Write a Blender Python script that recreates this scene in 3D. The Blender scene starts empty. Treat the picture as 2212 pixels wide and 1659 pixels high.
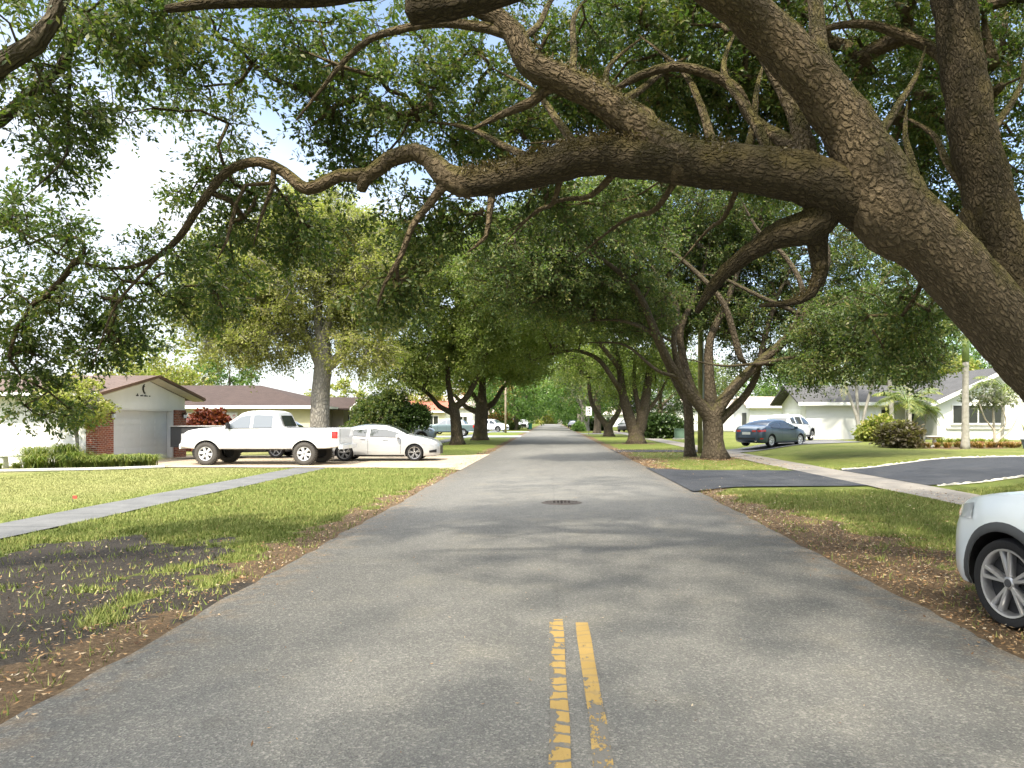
import bpy, bmesh, math, random
import numpy as np
from mathutils import Vector, Matrix

random.seed(7)
RNG = np.random.default_rng(11)
SC = bpy.context.scene
COL = SC.collection
R = math.radians

# ------------------------------------------------------------------ camera, light, exposure
F, CX, CY, CAMZ = 1600.0, 1190.0, 906.0, 1.7          # focal length and principal point of the photo, in 2212 px
cam = bpy.data.cameras.new('camera')
cam.sensor_width = 36.0
cam.lens = 36.0 * F / 2212.0
cam.shift_x = (1106.0 - CX) / 2212.0
cam.shift_y = (CY - 829.5) / 2212.0
cam.clip_start = 0.05
cam.clip_end = 3000.0
camo = bpy.data.objects.new('camera', cam)
camo.location = (0, 0, CAMZ)
camo.rotation_euler = (R(90), 0, 0)
COL.objects.link(camo)
SC.camera = camo

SUN_EL = R(52)
SUN_AZ = math.atan2(-0.42, -1.0)                      # behind the camera, a little to the left
S = Vector((math.sin(SUN_AZ) * math.cos(SUN_EL), math.cos(SUN_AZ) * math.cos(SUN_EL), math.sin(SUN_EL)))
sl = bpy.data.lights.new('sun', 'SUN')
sl.energy = 3.3
sl.angle = R(2.0)
sl.color = (1.0, 0.91, 0.74)
so = bpy.data.objects.new('sun', sl)
so.rotation_euler = (-S).to_track_quat('-Z', 'Y').to_euler()
so.location = (0, -30, 60)
COL.objects.link(so)

w = bpy.data.worlds.new('World')
SC.world = w
w.use_nodes = True
nt = w.node_tree
nt.nodes.clear()
sky = nt.nodes.new('ShaderNodeTexSky')
sky.sky_type = 'NISHITA'
sky.sun_disc = False
sky.sun_elevation = SUN_EL
sky.sun_rotation = SUN_AZ
sky.air_density = 1.0
sky.dust_density = 2.0
sky.ozone_density = 1.0
tc = nt.nodes.new('ShaderNodeTexCoord')
cn = nt.nodes.new('ShaderNodeTexNoise')
cn.inputs['Scale'].default_value = 2.2
cn.inputs['Detail'].default_value = 6
mpn = nt.nodes.new('ShaderNodeMapping')
mpn.inputs['Scale'].default_value = (1, 1, 2.6)
mpn.inputs['Location'].default_value = (0.35, 0.2, 0.1)
nt.links.new(tc.outputs['Generated'], mpn.inputs['Vector'])
nt.links.new(mpn.outputs['Vector'], cn.inputs['Vector'])
cr = nt.nodes.new('ShaderNodeValToRGB')
cr.color_ramp.elements[0].position = 0.38
cr.color_ramp.elements[0].color = (0.30, 0.30, 0.30, 1)
cr.color_ramp.elements[1].position = 0.66
cr.color_ramp.elements[1].color = (0.85, 0.85, 0.85, 1)
nt.links.new(cn.outputs['Fac'], cr.inputs['Fac'])
mx = nt.nodes.new('ShaderNodeMixRGB')
sxz = nt.nodes.new('ShaderNodeSeparateXYZ')
nt.links.new(tc.outputs['Generated'], sxz.inputs[0])
def wmath(op, a_, b_):
    x = nt.nodes.new('ShaderNodeMath')
    x.operation = op
    for i_, q_ in enumerate((a_, b_)):
        if isinstance(q_, (int, float)):
            x.inputs[i_].default_value = q_
        else:
            nt.links.new(q_, x.inputs[i_])
    return x.outputs[0]
def wramp(v_, a_, b_, c_, d_):
    x = nt.nodes.new('ShaderNodeMapRange')
    x.interpolation_type = 'SMOOTHSTEP'
    for k_, q_ in (('From Min', a_), ('From Max', b_), ('To Min', c_), ('To Max', d_)):
        x.inputs[k_].default_value = q_
    nt.links.new(v_, x.inputs['Value'])
    return x.outputs['Result']
# bright white haze low down (higher on the left), a clear blue band, bright unseen cloud overhead added as fill
zt_ = wmath('ADD', sxz.outputs['Z'], wmath('MULTIPLY', sxz.outputs['X'], 0.30))
low_ = wmath('MULTIPLY', wramp(zt_, 0.12, 0.34, 1.0, 0.0), wmath('ADD', wmath('MULTIPLY', cr.outputs['Color'], 0.85), 0.20))
high_ = wramp(sxz.outputs['Z'], 0.56, 0.78, 0.0, 0.9)
amt = wmath('MAXIMUM', wmath('MAXIMUM', low_, high_), wmath('MULTIPLY', cr.outputs['Color'], 0.16))
nt.links.new(amt, mx.inputs['Fac'])
nt.links.new(sky.outputs['Color'], mx.inputs['Color1'])
cc_ = nt.nodes.new('ShaderNodeMixRGB')      # white cloud colour; the unseen zenith is raised as fill light
nt.links.new(wramp(sxz.outputs['Z'], 0.5, 0.75, 0.0, 1.0), cc_.inputs['Fac'])
cc_.inputs['Color1'].default_value = (4.4, 4.55, 4.8, 1)
cc_.inputs['Color2'].default_value = (20.0, 19.6, 18.8, 1)
nt.links.new(cc_.outputs['Color'], mx.inputs['Color2'])
bg = nt.nodes.new('ShaderNodeBackground')
bg.inputs['Strength'].default_value = 0.15
nt.links.new(mx.outputs['Color'], bg.inputs['Color'])
wo = nt.nodes.new('ShaderNodeOutputWorld')
nt.links.new(bg.outputs['Background'], wo.inputs['Surface'])

SC.view_settings.view_transform = 'Standard'
SC.view_settings.look = 'None'
SC.view_settings.gamma = 1
SC.view_settings.exposure = 1.25
SC.cycles.max_bounces = 7
SC.cycles.diffuse_bounces = 4
SC.cycles.glossy_bounces = 3
SC.cycles.transmission_bounces = 4
SC.cycles.caustics_reflective = False
SC.cycles.caustics_refractive = False
SC.cycles.use_denoising = True

# ------------------------------------------------------------------ helpers
def P(px, py, Y):
    """photo pixel (2212 wide) at depth Y -> a point in metres"""
    return np.array([(px - CX) * Y / F, Y, CAMZ - (py - CY) * Y / F])

def sstep(a, b, x):
    t = np.clip((np.asarray(x, float) - a) / (b - a), 0, 1)
    return t * t * (3 - 2 * t)

def ground_z(x):
    return 0.30 * sstep(9.7, 14.5, x)

def thing(name, label, cat, loc=(0, 0, 0), rotz=0.0, group=None):
    o = bpy.data.objects.new(name, None)
    COL.objects.link(o)
    o.empty_display_size = 0.2
    o.location = loc
    o.rotation_euler = (0, 0, rotz)
    o['label'] = label
    o['category'] = cat
    if group:
        o['group'] = group
    return o

def tag(o, label, cat, group=None):
    o['label'] = label
    o['category'] = cat
    if group:
        o['group'] = group
    return o

def kind(o, k):
    o['kind'] = k
    return o

def wm(o):
    M = Matrix.Translation(o.location) @ o.rotation_euler.to_matrix().to_4x4()
    return wm(o.parent) @ o.matrix_parent_inverse @ M if o.parent else M

def link(name, me, mats, parent=None, world=False, smooth=False, angle=None):
    if not isinstance(mats, (list, tuple)):
        mats = [mats]
    for m in mats:
        me.materials.append(m)
    if smooth:
        me.polygons.foreach_set('use_smooth', [True] * len(me.polygons))
        if angle:
            me.set_sharp_from_angle(angle=R(angle))
    o = bpy.data.objects.new(name, me)
    COL.objects.link(o)
    if parent is not None:
        o.parent = parent
        if world:   # the mesh is in world coordinates
            o.matrix_parent_inverse = wm(parent).inverted()
    return o

def np_mesh(name, v, q, uv=None):
    """v (n,3) and quads or triangles q (m,k)"""
    me = bpy.data.meshes.new(name)
    v = np.asarray(v, np.float32)
    q = np.asarray(q, np.int32)
    k = q.shape[1]
    me.vertices.add(len(v))
    me.vertices.foreach_set('co', v.ravel())
    me.loops.add(q.size)
    me.loops.foreach_set('vertex_index', q.ravel())
    me.polygons.add(len(q))
    me.polygons.foreach_set('loop_start', np.arange(0, q.size, k, dtype=np.int32))
    me.polygons.foreach_set('loop_total', np.full(len(q), k, np.int32))
    if uv is not None:
        l = me.uv_layers.new(name='uv')
        l.data.foreach_set('uv', np.asarray(uv, np.float32).ravel())
    me.update(calc_edges=True)
    me.validate()
    return me

class MB:
    def __init__(s):
        s.v, s.f, s.m = [], [], []
    def add(s, vs, fs, mi=0):
        n = len(s.v)
        s.v += [tuple(map(float, p)) for p in vs]
        s.f += [[i + n for i in f] for f in fs]
        s.m += [mi] * len(fs)
        return s
    def box(s, c, d, rot=0.0, mi=0, taper=1.0):
        x, y, z = d[0] / 2, d[1] / 2, d[2] / 2
        vs = []
        for sz in (-1, 1):
            k = taper if sz > 0 else 1.0
            for sx, sy in ((-1, -1), (1, -1), (1, 1), (-1, 1)):
                a, b = sx * x * k, sy * y * k
                vs.append((c[0] + a * math.cos(rot) - b * math.sin(rot), c[1] + a * math.sin(rot) + b * math.cos(rot), c[2] + sz * z))
        return s.add(vs, [(3, 2, 1, 0), (4, 5, 6, 7), (0, 1, 5, 4), (1, 2, 6, 5), (2, 3, 7, 6), (3, 0, 4, 7)], mi)
    def span(s, a, b, mi=0):
        return s.box([(a[i] + b[i]) / 2 for i in range(3)], [abs(b[i] - a[i]) for i in range(3)], 0, mi)
    def prism(s, poly, axis, a, b, mi=0):
        """poly: 2D points in the two other axes (in x,y,z order), extruded along axis from a to b"""
        def pt(p, t):
            l = list(p)
            l.insert(axis, t)
            return l
        n = len(poly)
        vs = [pt(p, a) for p in poly] + [pt(p, b) for p in poly]
        fs = [list(range(n))[::-1], list(range(n, 2 * n))] + [(i, (i + 1) % n, n + (i + 1) % n, n + i) for i in range(n)]
        return s.add(vs, fs, mi)
    def lathe(s, prof, c, n=20, mi=0, axis='z', arc=None):
        """prof: (r, h) pairs"""
        n0 = len(s.v)
        for r, h in prof:
            for i in range(n):
                a = 2 * math.pi * i / n
                if axis == 'z':
                    s.v.append((c[0] + r * math.cos(a), c[1] + r * math.sin(a), c[2] + h))
                else:
                    s.v.append((c[0] + r * math.cos(a), c[1] + h, c[2] + r * math.sin(a)))
        for j in range(len(prof) - 1):
            for i in range(n):
                k = (i + 1) % n
                f = [n0 + j * n + i, n0 + j * n + k, n0 + (j + 1) * n + k, n0 + (j + 1) * n + i]
                s.f.append(f)
                s.m.append(mi)
        return s
    def tube(s, pts, rad, n=8, mi=0, cap=True):
        v, q = tube_np(np.array(pts, float), np.broadcast_to(np.array(rad, float), (len(pts),)), n)[:2]
        k = len(s.v)
        s.v += [tuple(map(float, p)) for p in v]
        s.f += [[int(i) + k for i in f] for f in q]
        s.m += [mi] * len(q)
        if cap:
            s.f += [[k + i for i in range(n)][::-1], [k + len(v) - n - 0 + i for i in range(n)]]
            s.m += [mi] * 2
        return s
    def mesh(s, name):
        me = bpy.data.meshes.new(name)
        me.from_pydata(s.v, [], s.f)
        me.polygons.foreach_set('material_index', s.m)
        bm = bmesh.new()
        bm.from_mesh(me)
        bmesh.ops.recalc_face_normals(bm, faces=bm.faces)
        bm.to_mesh(me)
        bm.free()
        me.update()
        return me
    def build(s, name, mats, parent=None, smooth=False, angle=None, world=False, bevel=0):
        me = s.mesh(name)
        if bevel:
            bm = bmesh.new()
            bm.from_mesh(me)
            bmesh.ops.bevel(bm, geom=list(bm.edges), offset=bevel, segments=2, affect='EDGES', clamp_overlap=True)
            bm.to_mesh(me)
            bm.free()
        return link(name, me, mats, parent, world, smooth, angle)

def catmull(p, step):
    p = np.asarray(p, float)
    if len(p) < 3:
        n = max(2, int(np.linalg.norm(p[-1, :3] - p[0, :3]) / step) + 1)
        t = np.linspace(0, 1, n)[:, None]
        return p[0] * (1 - t) + p[-1] * t
    out = []
    q = np.vstack([2 * p[0] - p[1], p, 2 * p[-1] - p[-2]])
    for i in range(1, len(q) - 2):
        n = max(1, int(np.linalg.norm(q[i + 1, :3] - q[i, :3]) / step))
        for t in np.linspace(0, 1, n, endpoint=False):
            a, b, c, d = q[i - 1], q[i], q[i + 1], q[i + 2]
            out.append(0.5 * (2 * b + (c - a) * t + (2 * a - 5 * b + 4 * c - d) * t * t + (3 * b - a - 3 * c + d) * t ** 3))
    out.append(p[-1])
    return np.array(out)

def tube_np(pts, rad, n, wob=0.0):
    pts = np.asarray(pts, float)
    m = len(pts)
    tan = np.gradient(pts, axis=0)
    tan /= np.linalg.norm(tan, axis=1)[:, None] + 1e-9
    up = np.array([0.0, 0.0, 1.0]) if abs(tan[0, 2]) < 0.9 else np.array([1.0, 0, 0])
    u = np.cross(tan[0], up)
    u /= np.linalg.norm(u)
    U = np.empty_like(pts)
    for i in range(m):
        u = u - tan[i] * np.dot(u, tan[i])
        u /= np.linalg.norm(u) + 1e-9
        U[i] = u
    V = np.cross(tan, U)
    a = np.arange(n) * 2 * math.pi / n
    rr = np.asarray(rad, float)[:, None] * np.ones(n)
    if wob:
        rr = rr * (1 + wob * RNG.normal(size=(m, n)))
    v = pts[:, None, :] + rr[:, :, None] * (np.cos(a)[None, :, None] * U[:, None, :] + np.sin(a)[None, :, None] * V[:, None, :])
    v = v.reshape(-1, 3)
    i = np.arange(m - 1)[:, None] * n
    j = np.arange(n)[None, :]
    k = (j + 1) % n
    q = np.stack([i + j, i + k, i + n + k, i + n + j], -1).reshape(-1, 4)
    L = np.concatenate([[0], np.cumsum(np.linalg.norm(np.diff(pts, axis=0), axis=1))])
    circ = 2 * math.pi * float(np.mean(rad))
    uu0 = np.broadcast_to(j / n * circ, (m - 1, n))
    uu1 = np.broadcast_to((j + 1) / n * circ, (m - 1, n))
    v0 = np.broadcast_to(L[:-1, None], (m - 1, n))
    v1 = np.broadcast_to(L[1:, None], (m - 1, n))
    off = RNG.uniform(0, 50)
    uv = np.stack([np.stack([uu0, v0 + off], -1), np.stack([uu1, v0 + off], -1), np.stack([uu1, v1 + off], -1), np.stack([uu0, v1 + off], -1)], 2).reshape(-1, 2)
    return v, q, uv

class Tubes:
    def __init__(s):
        s.v, s.q, s.uv, s.n = [], [], [], 0
    def add(s, pts, rad, n=8, wob=0.0):
        pts = np.asarray(pts, float)
        rad = np.broadcast_to(np.asarray(rad, float), (len(pts),))
        d0, d1 = pts[0] - pts[1], pts[-1] - pts[-2]
        d0, d1 = d0 / (np.linalg.norm(d0) + 1e-9), d1 / (np.linalg.norm(d1) + 1e-9)
        pts = np.vstack([pts[0] + d0 * rad[0] * .25, pts, pts[-1] + d1 * rad[-1] * .35])      # rounded ends
        rad = np.concatenate([[rad[0] * .02], rad, [rad[-1] * .02]])
        v, q, uv = tube_np(pts, rad, n, wob)
        s.v.append(v)
        s.q.append(q + s.n)
        s.uv.append(uv)
        s.n += len(v)
    def build(s, name, m, parent=None, world=True):
        me = np_mesh(name, np.vstack(s.v), np.vstack(s.q), np.vstack(s.uv))
        return link(name, me, m, parent, world, True)

# value noise in numpy, for the ground's bare and grassy patches
_LAT = np.random.default_rng(3).random((256, 256))
def vnoise(x, y):
    x, y = np.asarray(x, float), np.asarray(y, float)
    xi, yi = np.floor(x).astype(int), np.floor(y).astype(int)
    fx, fy = x - xi, y - yi
    fx, fy = fx * fx * (3 - 2 * fx), fy * fy * (3 - 2 * fy)
    g = lambda a, b: _LAT[a % 256, b % 256]
    return (g(xi, yi) * (1 - fx) + g(xi + 1, yi) * fx) * (1 - fy) + (g(xi, yi + 1) * (1 - fx) + g(xi + 1, yi + 1) * fx) * fy
def fbm(x, y, o=4):
    s, a, t = 0, 0.5, 0
    for i in range(o):
        s = s + a * vnoise(x * 2 ** i + 17 * i, y * 2 ** i + 5 * i)
        t += a
        a *= 0.5
    return s / t

# ------------------------------------------------------------------ materials
class N:
    """small wrapper for building node trees"""
    def __init__(s, name):
        s.m = bpy.data.materials.new(name)
        s.m.use_nodes = True
        s.t = s.m.node_tree
        s.b = s.t.nodes['Principled BSDF']
        s.out = s.t.nodes['Material Output']
    def n(s, typ, **kw):
        x = s.t.nodes.new('ShaderNode' + typ)
        for k, v in kw.items():
            setattr(x, k, v)
        return x
    def l(s, a, b):
        s.t.links.new(a, b)
    def val(s, x, sock):
        if isinstance(x, (int, float)):
            sock.default_value = x
        elif isinstance(x, (tuple, list)):
            sock.default_value = tuple(x) + ((1,) if len(x) == 3 and len(sock.default_value) == 4 else ())
        else:
            s.l(x, sock)
    def math(s, op, a, b=0.0, c=None):
        x = s.n('Math', operation=op)
        s.val(a, x.inputs[0])
        s.val(b, x.inputs[1])
        if c is not None:
            s.val(c, x.inputs[2])
        return x.outputs[0]
    def noise(s, scale, detail=4, rough=0.55, vec=None, out='Fac', dist=0.0):
        x = s.n('TexNoise')
        x.inputs['Scale'].default_value = scale
        x.inputs['Detail'].default_value = detail
        x.inputs['Roughness'].default_value = rough
        x.inputs['Distortion'].default_value = dist
        if vec is not None:
            s.l(vec, x.inputs['Vector'])
        return x.outputs[out]
    def ramp(s, f, stops, interp='LINEAR'):
        x = s.n('ValToRGB')
        e = x.color_ramp
        e.interpolation = interp
        while len(e.elements) < len(stops):
            e.elements.new(0.5)
        for el, (p, c) in zip(e.elements, stops):
            el.position = p
            el.color = tuple(c) + (1,) if len(c) == 3 else c
        s.l(f, x.inputs['Fac'])
        return x.outputs['Color']
    def step(s, f, a, b):
        x = s.n('MapRange', interpolation_type='SMOOTHSTEP')
        s.val(f, x.inputs['Value'])
        x.inputs['From Min'].default_value = a
        x.inputs['From Max'].default_value = b
        return x.outputs['Result']
    def mix(s, f, a, b, mode='MIX'):
        x = s.n('MixRGB', blend_type=mode)
        s.val(f, x.inputs['Fac'])
        s.val(a, x.inputs['Color1'])
        s.val(b, x.inputs['Color2'])
        return x.outputs['Color']
    def obj(s):
        return s.n('TexCoord').outputs['Object']
    def pos(s):
        return s.n('NewGeometry').outputs['Position']
    def scale(s, v, sc):
        x = s.n('Mapping')
        s.l(v, x.inputs['Vector'])
        x.inputs['Scale'].default_value = sc
        return x.outputs['Vector']
    def attr(s, name):
        return s.n('Attribute', attribute_name=name).outputs['Fac']
    def bump(s, h, dist, strength=1.0, prev=None):
        x = s.n('Bump')
        x.inputs['Distance'].default_value = dist
        x.inputs['Strength'].default_value = strength
        s.l(h, x.inputs['Height'])
        if prev is not None:
            s.l(prev, x.inputs['Normal'])
        return x.outputs['Normal']
    def fin(s, col, rough=0.8, spec=0.3, nrm=None, metal=0.0, coat=0.0):
        s.val(col, s.b.inputs['Base Color'])
        s.val(rough, s.b.inputs['Roughness'])
        s.b.inputs['Specular IOR Level'].default_value = spec
        s.b.inputs['Metallic'].default_value = metal
        s.b.inputs['Coat Weight'].default_value = coat
        s.b.inputs['Coat Roughness'].default_value = 0.04
        if nrm is not None:
            s.l(nrm, s.b.inputs['Normal'])
        return s.m

def pmat(name, c, rough=0.7, spec=0.3, metal=0.0, coat=0.0, var=0.12, vs=3.0, bump=0.0, bs=40.0):
    """plain material with a little unevenness of colour and surface"""
    k = N(name)
    p = k.pos()
    f = k.noise(vs, 5, 0.6, p)
    lo = tuple(x * (1 - var) for x in c)
    hi = tuple(min(1, x * (1 + var)) for x in c)
    col = k.ramp(f, [(0.3, lo), (0.7, hi)])
    nr = k.bump(k.noise(bs, 3, 0.6, p), bump) if bump else None
    return k.fin(col, rough, spec, nr, metal, coat)

def leafmat(name, stops, trans=0.45, rough=0.45):
    k = N(name)
    g = k.n('NewGeometry')
    big = k.noise(0.9, 2, 0.5, g.outputs['Position'])
    f = k.math('ADD', k.math('MULTIPLY', g.outputs['Random Per Island'], 0.75), k.math('MULTIPLY', k.math('SUBTRACT', big, 0.35), 0.6))
    col = k.ramp(f, stops)
    k.fin(col, rough, 0.35)
    tr = k.n('BsdfTranslucent')
    k.l(k.mix(1.0, col, (1.0, 1.25, 0.45), 'MULTIPLY'), tr.inputs['Color'])
    mxs = k.n('MixShader')
    mxs.inputs[0].default_value = trans
    k.l(k.b.outputs[0], mxs.inputs[1])
    k.l(tr.outputs[0], mxs.inputs[2])
    k.l(mxs.outputs[0], k.out.inputs['Surface'])
    return k.m

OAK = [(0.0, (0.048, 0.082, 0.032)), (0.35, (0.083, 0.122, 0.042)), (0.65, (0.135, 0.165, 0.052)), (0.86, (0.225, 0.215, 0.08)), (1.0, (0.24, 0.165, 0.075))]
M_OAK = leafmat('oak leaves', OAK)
M_OAKY = leafmat('oak leaves yellower', [(0.0, (0.15, 0.16, 0.04)), (0.4, (0.27, 0.275, 0.085)), (0.8, (0.38, 0.36, 0.14)), (1.0, (0.42, 0.33, 0.15))], 0.5)  # oak leaves brightened and yellowed, sunlight put into the colour
M_OAKM = leafmat('oak leaves in open light', [(0.0, (0.10, 0.135, 0.042)), (0.4, (0.17, 0.21, 0.062)), (0.75, (0.26, 0.28, 0.09)), (1.0, (0.34, 0.29, 0.11))], 0.52)  # lighter copy of the oak leaves, open light put into the colour
M_LIME = leafmat('fresh leaves', [(0.0, (0.06, 0.11, 0.03)), (0.5, (0.11, 0.19, 0.05)), (1.0, (0.21, 0.28, 0.09))], 0.45)
M_YELL = leafmat('yellow green leaves', [(0.0, (0.14, 0.17, 0.04)), (0.5, (0.26, 0.28, 0.07)), (1.0, (0.36, 0.28, 0.09))], 0.4)
M_DARK = leafmat('dark glossy leaves', [(0.0, (0.018, 0.036, 0.010)), (0.5, (0.035, 0.065, 0.016)), (1.0, (0.08, 0.12, 0.03))], 0.2, 0.35)
M_RUST = leafmat('rusty leaves', [(0.0, (0.20, 0.10, 0.03)), (0.5, (0.34, 0.19, 0.07)), (1.0, (0.42, 0.30, 0.12))], 0.35)
M_CROT = leafmat('red croton leaves', [(0.0, (0.03, 0.014, 0.01)), (0.5, (0.13, 0.022, 0.014)), (1.0, (0.24, 0.08, 0.025))], 0.2)
M_PALM = leafmat('palm leaves', [(0.0, (0.06, 0.09, 0.02)), (0.5, (0.13, 0.17, 0.03)), (1.0, (0.34, 0.30, 0.07))], 0.3)
M_BLADE = leafmat('strap leaves', [(0.0, (0.08, 0.12, 0.028)), (0.5, (0.16, 0.205, 0.05)), (1.0, (0.36, 0.34, 0.11))], 0.3)
M_ORNG = leafmat('orange ground cover', [(0.0, (0.16, 0.10, 0.03)), (0.5, (0.30, 0.20, 0.06)), (1.0, (0.40, 0.16, 0.08))], 0.25)

def barkmat(name, c0, c1, moss, mossk, plate=(26, 9), bd=0.02):
    k = N(name)
    uv = k.n('UVMap').outputs['UV']
    p = k.pos()
    wob = k.mix(0.5, uv, k.noise(9, 3, 0.6, p, 'Color'), 'ADD')
    sc = k.scale(k.mix(0.07, uv, k.noise(14, 3, 0.6, p, 'Color'), 'ADD'), (plate[0], plate[1], 1))
    vo = k.n('TexVoronoi', feature='DISTANCE_TO_EDGE')
    vo.inputs['Scale'].default_value = 1.0
    vo.inputs['Randomness'].default_value = 0.9
    k.l(sc, vo.inputs['Vector'])
    cr = k.step(vo.outputs['Distance'], 0.0, 0.28)
    big = k.noise(2.2, 5, 0.6, p)
    fine = k.noise(60, 3, 0.65, p)
    col = k.mix(big, c0, c1)
    col = k.mix(k.math('MULTIPLY', k.math('SUBTRACT', 1.0, cr), 0.75), col, tuple(x * 0.35 for x in c0))
    col = k.mix(k.math('MULTIPLY', fine, 0.4), col, tuple(min(1, x * 1.6) for x in c1))
    nz = k.n('SeparateXYZ')
    k.l(k.n('NewGeometry').outputs['Normal'], nz.inputs[0])
    mm = k.step(k.math('ADD', k.math('MULTIPLY', nz.outputs['Z'], 0.45), k.noise(3.0, 5, 0.7, p)), 0.78 - mossk * 0.4, 1.0 - mossk * 0.3)
    col = k.mix(k.math('MULTIPLY', mm, 0.85), col, k.mix(k.noise(25, 3, 0.6, p), moss, tuple(x * 2.3 for x in moss)))
    h = k.math('ADD', cr, k.math('MULTIPLY', fine, 0.5))
    nr = k.bump(h, bd, 1.0)
    return k.fin(col, 0.9, 0.15, nr)

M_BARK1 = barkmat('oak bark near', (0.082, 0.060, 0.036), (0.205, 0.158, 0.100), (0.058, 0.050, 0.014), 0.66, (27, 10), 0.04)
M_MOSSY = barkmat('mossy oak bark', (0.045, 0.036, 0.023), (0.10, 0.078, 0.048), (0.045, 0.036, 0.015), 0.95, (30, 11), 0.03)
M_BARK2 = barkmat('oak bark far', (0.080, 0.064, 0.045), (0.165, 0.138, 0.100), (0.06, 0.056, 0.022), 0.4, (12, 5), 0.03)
M_BARK3 = barkmat('shaded oak bark', (0.058, 0.045, 0.030), (0.125, 0.100, 0.070), (0.05, 0.046, 0.018), 0.55, (12, 5), 0.03)  # darker copy of the far bark, shade put into its colour
M_BARKG = barkmat('grey bark', (0.20, 0.185, 0.155), (0.33, 0.31, 0.27), (0.12, 0.12, 0.07), 0.1, (10, 5), 0.02)
M_TWIG = pmat('twig bark', (0.13, 0.105, 0.078), 0.9, 0.15)
M_PALMT = pmat('palm trunk', (0.30, 0.285, 0.25), 0.85, 0.2, var=0.25, vs=6, bump=0.01, bs=14)
M_SHAFT = pmat('palm crownshaft', (0.16, 0.22, 0.07), 0.5, 0.4)
M_TAN = pmat('pale bare branches', (0.42, 0.38, 0.30), 0.85, 0.2)

M_WHITEWALL = pmat('white stucco', (0.74, 0.735, 0.72), 0.9, 0.2, var=0.04, vs=1.2, bump=0.004, bs=90)
M_GREYWALL = pmat('pale grey stucco', (0.82, 0.825, 0.82), 0.9, 0.2, var=0.05, vs=1.2, bump=0.004, bs=90)
M_YELWALL = pmat('pale yellow stucco', (0.62, 0.58, 0.40), 0.9, 0.2, var=0.16, vs=0.8, bump=0.004, bs=90)
M_TANWALL = pmat('tan stucco', (0.42, 0.36, 0.29), 0.9, 0.2, var=0.12, vs=1.0, bump=0.004, bs=90)
M_PEACH = pmat('peach stucco', (0.66, 0.48, 0.36), 0.9, 0.2, var=0.06, bump=0.004, bs=90)
M_TRIM = pmat('white trim paint', (0.78, 0.78, 0.77), 0.5, 0.4, var=0.04)
M_BROWNTRIM = pmat('brown trim paint', (0.13, 0.075, 0.05), 0.6, 0.3)
M_CREAM = pmat('cream soffit', (0.55, 0.50, 0.38), 0.8, 0.2)
M_GDOOR = pmat('garage door paint', (0.72, 0.72, 0.715), 0.5, 0.4, var=0.03)
M_BLACK = pmat('black trim', (0.015, 0.015, 0.016), 0.5, 0.4)
M_DGREY = pmat('dark grey metal', (0.05, 0.052, 0.056), 0.5, 0.4)
M_RUBBER = pmat('tyre rubber', (0.020, 0.020, 0.021), 0.85, 0.25, bump=0.004, bs=60)
M_TREAD = pmat('dusty tyre rubber', (0.075, 0.07, 0.064), 0.9, 0.2, bump=0.012, bs=26)
M_ALLOY = pmat('alloy', (0.55, 0.55, 0.56), 0.32, 0.5, 0.85, var=0.05)
M_CHROME = pmat('dark chrome', (0.42, 0.41, 0.39), 0.16, 0.5, 1.0, var=0.05)
M_BRALLOY = pmat('bright painted alloy', (0.66, 0.67, 0.68), 0.35, 0.5, 0.3, var=0.04)
M_RIMBACK = pmat('dark brake metal', (0.02, 0.02, 0.022), 0.6, 0.3)  # near-black metal behind the spokes
M_LAMPG = pmat('clear lamp lens', (0.55, 0.57, 0.60), 0.12, 0.6, 0.2, 0.6)
M_AMBER = pmat('amber lens', (0.62, 0.20, 0.05), 0.25, 0.5, 0, 0.5)
M_REDL = pmat('red lamp lens', (0.50, 0.025, 0.02), 0.2, 0.5, 0, 0.6)
M_PLATE = pmat('number plate', (0.66, 0.68, 0.62), 0.5, 0.4)
M_GREEN = pmat('green plastic', (0.02, 0.16, 0.11), 0.5, 0.4)
M_UGREEN = pmat('utility green paint', (0.12, 0.19, 0.14), 0.6, 0.3)
M_CONC = pmat('concrete', (0.42, 0.41, 0.37), 0.9, 0.2, var=0.15, vs=4, bump=0.004, bs=60)
M_WCONC = pmat('white concrete', (0.70, 0.70, 0.68), 0.85, 0.25, var=0.08, vs=6)
M_WOOD = pmat('weathered wood', (0.28, 0.23, 0.17), 0.85, 0.2, var=0.25, vs=5)
M_FENCE = pmat('orange stained wood', (0.34, 0.15, 0.045), 0.8, 0.25, var=0.2, vs=5)
M_STONE = pmat('white stones', (0.42, 0.40, 0.36), 0.9, 0.2, var=0.35, vs=8)
M_YSIGN = pmat('yellow sign face', (0.75, 0.42, 0.02), 0.5, 0.4)
M_WSIGN = pmat('white sign face', (0.72, 0.72, 0.70), 0.5, 0.4)
M_IRON = pmat('cast iron', (0.055, 0.045, 0.04), 0.7, 0.4, 0.3, var=0.3, vs=20, bump=0.006, bs=50)
M_BLUEPOT = pmat('slate blue glaze', (0.10, 0.13, 0.19), 0.3, 0.5)

def glassmat(name, c, rough=0.06):
    k = N(name)
    return k.fin(c, rough, 0.7, None, 0.0, 0.5)
M_GLASS = glassmat('car glass', (0.030, 0.036, 0.040))
M_GLASSB = pmat('house glass', (0.03, 0.034, 0.028), 0.08, 0.35)
M_GLASSG = glassmat('greyer car glass', (0.13, 0.15, 0.17))

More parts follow.
